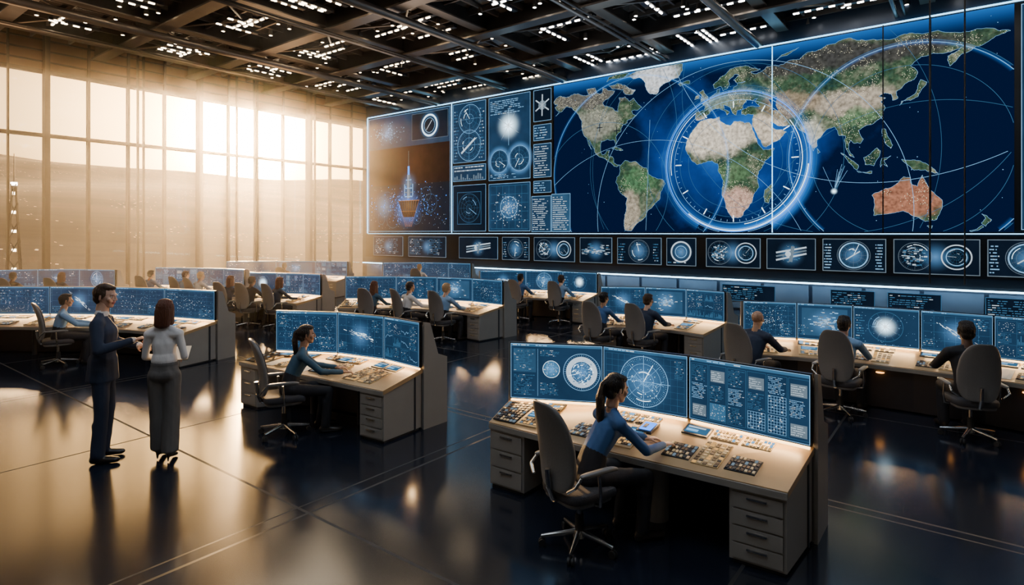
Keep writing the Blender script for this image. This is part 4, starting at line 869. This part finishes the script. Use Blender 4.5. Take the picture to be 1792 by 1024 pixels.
def person(name,loc,heading,pose,top,bottom,skin,hair,hairc,female=False,scale=1.,head_yaw=0,head_pitch=0,suit=False,voxel=.013,lean=0.,spread=0.,armL=None,armR=None,wide=False,collar=None,heels=False):
    f=female; sw=.155 if f else .188
    root=empty(name,loc,heading); root.scale=(scale,)*3
    T,Bt,S_,Sh='t','b','s','sh'
    J={}
    if pose=='sit':
        pz=.555; J['pel']=(0,0,pz); ly=.07+lean
        J['wa']=(0,.01+lean*.25,pz+.15); J['ch']=(0,ly*.75,pz+.30); J['nb']=(0,ly+.005,pz+.455); J['hd']=(0,ly+.05,pz+.61)
        J['hipL']=(-.09,.03,.53); J['hipR']=(.09,.03,.53)
        J['knL']=(-.13-spread,.43,.495); J['knR']=(.13+spread,.44,.495); J['anL']=(-.13-spread,.37,.09); J['anR']=(.13+spread,.40,.09)
        J['shL']=(-sw,ly-.02,pz+.385); J['shR']=(sw,ly-.02,pz+.385)
        J['elL']=(-sw-.07,ly+.17,pz+.20); J['elR']=(sw+.07,ly+.19,pz+.20)
        J['wrL']=(-sw+.0,ly+.40,.715); J['wrR']=(sw-.0,ly+.43,.715)
    else:
        pz=.97; J['pel']=(0,0,pz); J['wa']=(0,.005,pz+.15); J['ch']=(0,.01,pz+.31); J['nb']=(0,-.01,pz+.50); J['hd']=(0,.025,pz+.665)
        J['hipL']=(-.088,0,.93); J['hipR']=(.088,0,.93); J['knL']=(-.10,.02,.50); J['knR']=(.10,.01,.50); J['anL']=(-.105,-.03,.09); J['anR']=(.11,-.02,.09)
        if f: J['knL']=(-.075,.03,.5); J['knR']=(.075,.0,.5); J['anL']=(-.07,.05,.09); J['anR']=(.075,-.04,.09)
        J['shL']=(-sw,-.01,pz+.41); J['shR']=(sw,-.01,pz+.41)
        J['elL']=(-sw-.06,-.02,pz+.14); J['elR']=(sw+.06,-.02,pz+.14); J['wrL']=(-sw-.03,.08,pz-.09); J['wrR']=(sw+.03,.08,pz-.09)
    if armL: J['elL'],J['wrL']=armL[:2]
    if armR: J['elR'],J['wrR']=armR[:2]
    k=1.12 if suit else 1.
    P=[]
    cw=.126 if f else .162
    nb=Vector(J['nb'])
    P+=[(J['pel'],J['wa'],(.155 if f else .155,.112,.10),(.115*k if f else .145*k,.095*k,.09),Bt if not suit else T),
        (J['wa'],J['ch'],(.112*k if f else .145*k,.095*k,.09),(cw*k,.105*k,.11),T),
        (J['ch'],tuple(nb-Vector((0,0,.05))),(cw*k,.102*k,.10),(.085,.06,.035),T),
        (J['shL'],J['shR'],.052*k,.052*k,T),
        (J['nb'],J['hd'],(.056,.056,.05) if not f else (.044,.044,.045),(.048,.05,.05) if not f else (.040,.042,.045),S_)]
    for s in 'LR':
        sg=-1 if s=='L' else 1
        P.append(((sg*.042,nb.y-.005,nb.z-.012),tuple(Vector(J['sh'+s])*.9+nb*.1),.034,.050*k,T))
    P.append(((-.055,J['pel'][1]-.04,J['pel'][2]-.03),(.055,J['pel'][1]-.04,J['pel'][2]-.03),(.085,.075,.085),(.085,.075,.085),Bt if not suit else T))
    if f: P.append(((-.058,Vector(J['ch']).y+.065,Vector(J['ch']).z+.0),(.058,Vector(J['ch']).y+.065,Vector(J['ch']).z+.0),(.052,.052,.052),(.052,.052,.052),T))
    if f and pose!='sit':
        wa=Vector(J['wa']); P.append((tuple(wa-Vector((0,0,.03))),tuple(wa+Vector((0,0,.03))),(.136,.112,.03),(.124,.104,.05),T))
        P.append((tuple(wa-Vector((0,0,.072))),tuple(wa-Vector((0,0,.055))),(.139,.114,.016),(.137,.112,.016),Bt))
    if suit and pose!='sit': P.append(((0,0,pz+.05),(0,-.005,pz-.16),(.165,.125,.08),(.182,.142,.02),T))
    if collar: P.append((tuple(nb+Vector((0,0,-.005))),tuple(nb+Vector((0,.003,.026))),(.064,.066,.03),(.056,.058,.02),'c'))
    for s in 'LR':
        tr=.088 if not f else .084; kr=.058*(1.1 if suit else 1); ar=.046*(1.2 if suit else 1)
        if wide: kr=.086; ar=.080
        P+=[(J['hip'+s],J['kn'+s],tr,kr,Bt),(J['kn'+s],tuple(Vector(J['an'+s])+Vector((0,0,.0 if not heels else .03))),kr,(ar*1.1,ar*1.2,ar*.5 if wide else ar),Bt)]
        if not wide: 
            kk=Vector(J['kn'+s]).lerp(Vector(J['an'+s]),.3)+Vector((0,-.018,0)); P.append((tuple(kk),tuple(kk+Vector((0,0,-.08))),.056,.048,Bt))
        an=Vector(J['an'+s]); 
        if heels: P+=[((an.x,an.y-.02,.075),(an.x,an.y+.13,.028),(.03,.03,.03),(.034,.04,.02),Sh),((an.x,an.y-.045,.08),(an.x,an.y-.05,.012),.02,.009,Sh),((an.x,an.y,.12),(an.x,an.y-.01,.08),.034,.03,S_)]
        else: P+=[((an.x,an.y-.03,.045),(an.x+(-.015 if s=='L' else .015),an.y+.15,.032),(.036,.045,.042),(.042,.05,.028),Sh),((an.x,an.y,.10),(an.x,an.y,.06),.04,.038,Sh)]
        sk=1.14 if suit else 1.
        ur,er,wr=(.054*sk,.044*sk,.034*sk) if not f else (.045*sk,.038*sk,.030*sk)
        P+=[(J['sh'+s],J['el'+s],ur,er,T),(J['el'+s],J['wr'+s],er,wr,T)]
        e,w_=Vector(J['el'+s]),Vector(J['wr'+s]); d=(w_-e).normalized()
        if collar: P.append((tuple(w_),tuple(w_+d*.018),wr*.96,wr*.90,'c'))
        P.append((tuple(w_-d*.01),tuple(w_+d*.035),.024 if f else .028,.022 if f else .027,S_))
    me=sculpt(P,voxel,2,{T:top,Bt:bottom,S_:skin,Sh:'shoe_leather','c':collar or top},'body',.0016 if voxel<=.011 else 0); put(me,'body',root)
    hm=bpy.data.objects.new('head',head_mesh(skin)); COL.objects.link(hm); hm.parent=root; hm.location=J['hd']; hm.rotation_euler=(head_pitch,0,head_yaw); hs=1.0 if not f else .96; hm.scale=(hs,)*3
    put(eye_mesh(),'eyes',hm)
    if hair: put(hair_mesh(hair,hairc),'hair',hm)
    for s in 'LR':
        e,w_=Vector(J['el'+s]),Vector(J['wr'+s]); d=(w_-e).normalized(); spec=(armL if s=='L' else armR)
        hp='rest'; up=Vector((0,0,1))
        if pose=='sit': d=Vector((d.x*.4,1,-.10)).normalized()
        if spec and len(spec)>2: hp=spec[2]
        if spec and len(spec)>3: up=Vector(spec[3])
        if pose!='sit' and not spec: up=Vector((-1 if s=='L' else 1,0,0.01))
        x=d.cross(up).normalized(); z=x.cross(d)
        o=put(hand_mesh(s,skin,hp),'hand_'+s,root); sc_=.95 if not f else .88
        o.matrix_local=Matrix.Translation(w_+(w_-e).normalized()*.03)@Matrix((x,d,z)).transposed().to_4x4()@Matrix.Scale(sc_,4)
    return root
def seated(x,y,h,**kw):
    name=kw.pop('name','seated_operator'); cf=kw.pop('chair_turn',0); fw=kw.pop('fwd',0.)
    put(CH,'office_chair',None,(x,y,0),h+cf)
    return person(name,(x-math.sin(h)*fw,y+math.cos(h)*fw,0),h,'sit',**kw)
seated(-2.38,3.95,-.50,name='seated_woman',top='cloth_blue',bottom='cloth_dark',skin='skin_light',hair='pony',hairc='hair_black',female=True,lean=.13,voxel=.009,head_yaw=-.05,head_pitch=-.12,fwd=.09,
       armR=((.24,.36,.74),(.10,.62,.705)),armL=((-.22,.36,.76),(-.12,.60,.70)),chair_turn=.16)
seated(-6.5,4.0,-.50,name='seated_woman',top='cloth_teal',bottom='cloth_dark',skin='skin_tan',hair='pony',hairc='hair_black',female=True,lean=.08,voxel=.010,head_yaw=-.05,fwd=.06,chair_turn=.05)
person('standing_man',(-7.28,2.38,0),-.55,'stand','cloth_navy','cloth_navy','skin_light','short','hair_brown',scale=1.055,suit=True,voxel=.010,collar='cloth_white',head_yaw=-.30,head_pitch=-.08,
       armR=((.27,.02,1.14),(.16,.27,1.20),'hold',(.2,-.3,1)),armL=((-.27,.04,1.14),(-.06,.29,1.12),'rest',(0,-.2,1)))
wmn=person('standing_woman',(-6.78,2.78,0),.80,'stand','cloth_white','cloth_grey','skin_light','bob','hair_auburn',female=True,scale=.965,voxel=.010,wide=True,heels=True,head_pitch=-.1,
       armR=((.205,.0,1.13),(.12,.25,1.08),'rest',(-.5,-.2,.8)),armL=((-.205,.02,1.13),(-.10,.27,1.06),'rest',(.5,.2,-.8)))
b=MB(); b.box((0,0,0),(.22,.30,.008),'paper'); b.box((0,0,-.006),(.23,.31,.004),'panel_dark'); o=b.obj('clipboard',wmn,(0,.40,1.09)); o.rotation_euler=(.35,0,.2)
MEN=[('cloth_lightblue','skin_light','short','hair_brown',False),('cloth_dark','skin_dark','short','hair_black',False),('cloth_blue','skin_tan','short','hair_black',False),('cloth_white','skin_light','short','hair_blond',False),('cloth_navy','skin_light','bob','hair_auburn',True)]
seated(-13.1,3.58,-.25,top='cloth_lightblue',bottom='cloth_dark',skin='skin_tan',hair='short',hairc='hair_black',voxel=.013)
seated(-10.95,8.95,.25,top='cloth_teal',bottom='cloth_dark',skin='skin_light',hair='long',hairc='hair_auburn',female=True)
seated(-10.15,9.28,-.2,top='cloth_white',bottom='cloth_dark',skin='skin_tan',hair='short',hairc='hair_black')
seated(-9.2,9.5,.0,top='cloth_lightblue',bottom='cloth_dark',skin='skin_light',hair='short',hairc='hair_blond')
seated(-5.5,9.83,-.1,top='cloth_blue',bottom='cloth_dark',skin='skin_tan',hair='bun',hairc='hair_black',female=True,fwd=.06)
seated(-4.7,10.0,-.2,top='cloth_navy',bottom='cloth_dark',skin='skin_light',hair='short',hairc='hair_brown',suit=True,fwd=.06)
seated(-2.5,8.72,-.3,top='cloth_navy',bottom='cloth_dark',skin='skin_tan',hair=None,hairc='',suit=True,lean=.06,fwd=.08)
seated(-1.36,8.9,-.1,top='cloth_lightblue',bottom='cloth_dark',skin='skin_light',hair='short',hairc='hair_black',fwd=.06)
seated(.0,8.80,.35,top='cloth_dark',bottom='cloth_dark',skin='skin_dark',hair='short',hairc='hair_black',suit=True,scale=1.05)
for i,(x,y,h) in enumerate([(-14.6,8.0,.3),(-13.85,8.3,.1),(-19.4,7.5,.4),(-18.2,7.95,.2),(-17.5,8.05,.1),(-21.5,4.75,.7),(-20.5,5.6,.5),(-9.75,13.0,.1),(-8.6,13.25,.0),(-15.6,14.85,.4),(-20.2,12.4,.6),(-15.3,7.8,.3)]):
    t,s,hr,hc,fe=MEN[(i*3+1)%5]; seated(x,y,h,top=t,bottom='cloth_dark',skin=s,hair=hr,hairc=hc,female=fe,voxel=.018)

# ------------------------------------------------------------ haze near the sunlit glass, thinning into the room
m=bpy.data.materials.new('warm_haze'); m.use_nodes=True; N=m.node_tree.nodes; L=m.node_tree.links; N.clear()
o=N.new('ShaderNodeOutputMaterial'); v=N.new('ShaderNodeVolumeScatter'); v.inputs['Anisotropy'].default_value=.93; v.inputs[0].default_value=(1.,.94,.86,1)
g=N.new('ShaderNodeNewGeometry'); sx=N.new('ShaderNodeSeparateXYZ'); L.new(g.outputs['Position'],sx.inputs[0])
mr=N.new('ShaderNodeMapRange'); mr.inputs[1].default_value=-7.; mr.inputs[2].default_value=-23.5; mr.inputs[3].default_value=0; mr.inputs[4].default_value=1; L.new(sx.outputs[0],mr.inputs[0])
pwn=N.new('ShaderNodeMath'); pwn.operation='POWER'; pwn.inputs[1].default_value=1.6; L.new(mr.outputs[0],pwn.inputs[0])
ml=N.new('ShaderNodeMath'); ml.operation='MULTIPLY'; ml.inputs[1].default_value=.0085; L.new(pwn.outputs[0],ml.inputs[0]); L.new(ml.outputs[0],v.inputs['Density'])
L.new(v.outputs[0],o.inputs['Volume']); MATS['warm_haze']=m
b=MB(); b.box((-15.3,6.5,4.05),(16.6,24.5,7.8),'warm_haze'); b.obj('air_haze')

# ------------------------------------------------------------ camera
cd=bpy.data.cameras.new('camera'); cam=bpy.data.objects.new('camera',cd); COL.objects.link(cam)
cam.location=(0,0,2.4); cam.rotation_euler=(math.pi/2,0,math.radians(37.5)); cd.lens=21.0; cd.sensor_width=36; cd.shift_y=-.058; cd.clip_end=2000; cd.clip_start=.05
SC.camera=cam
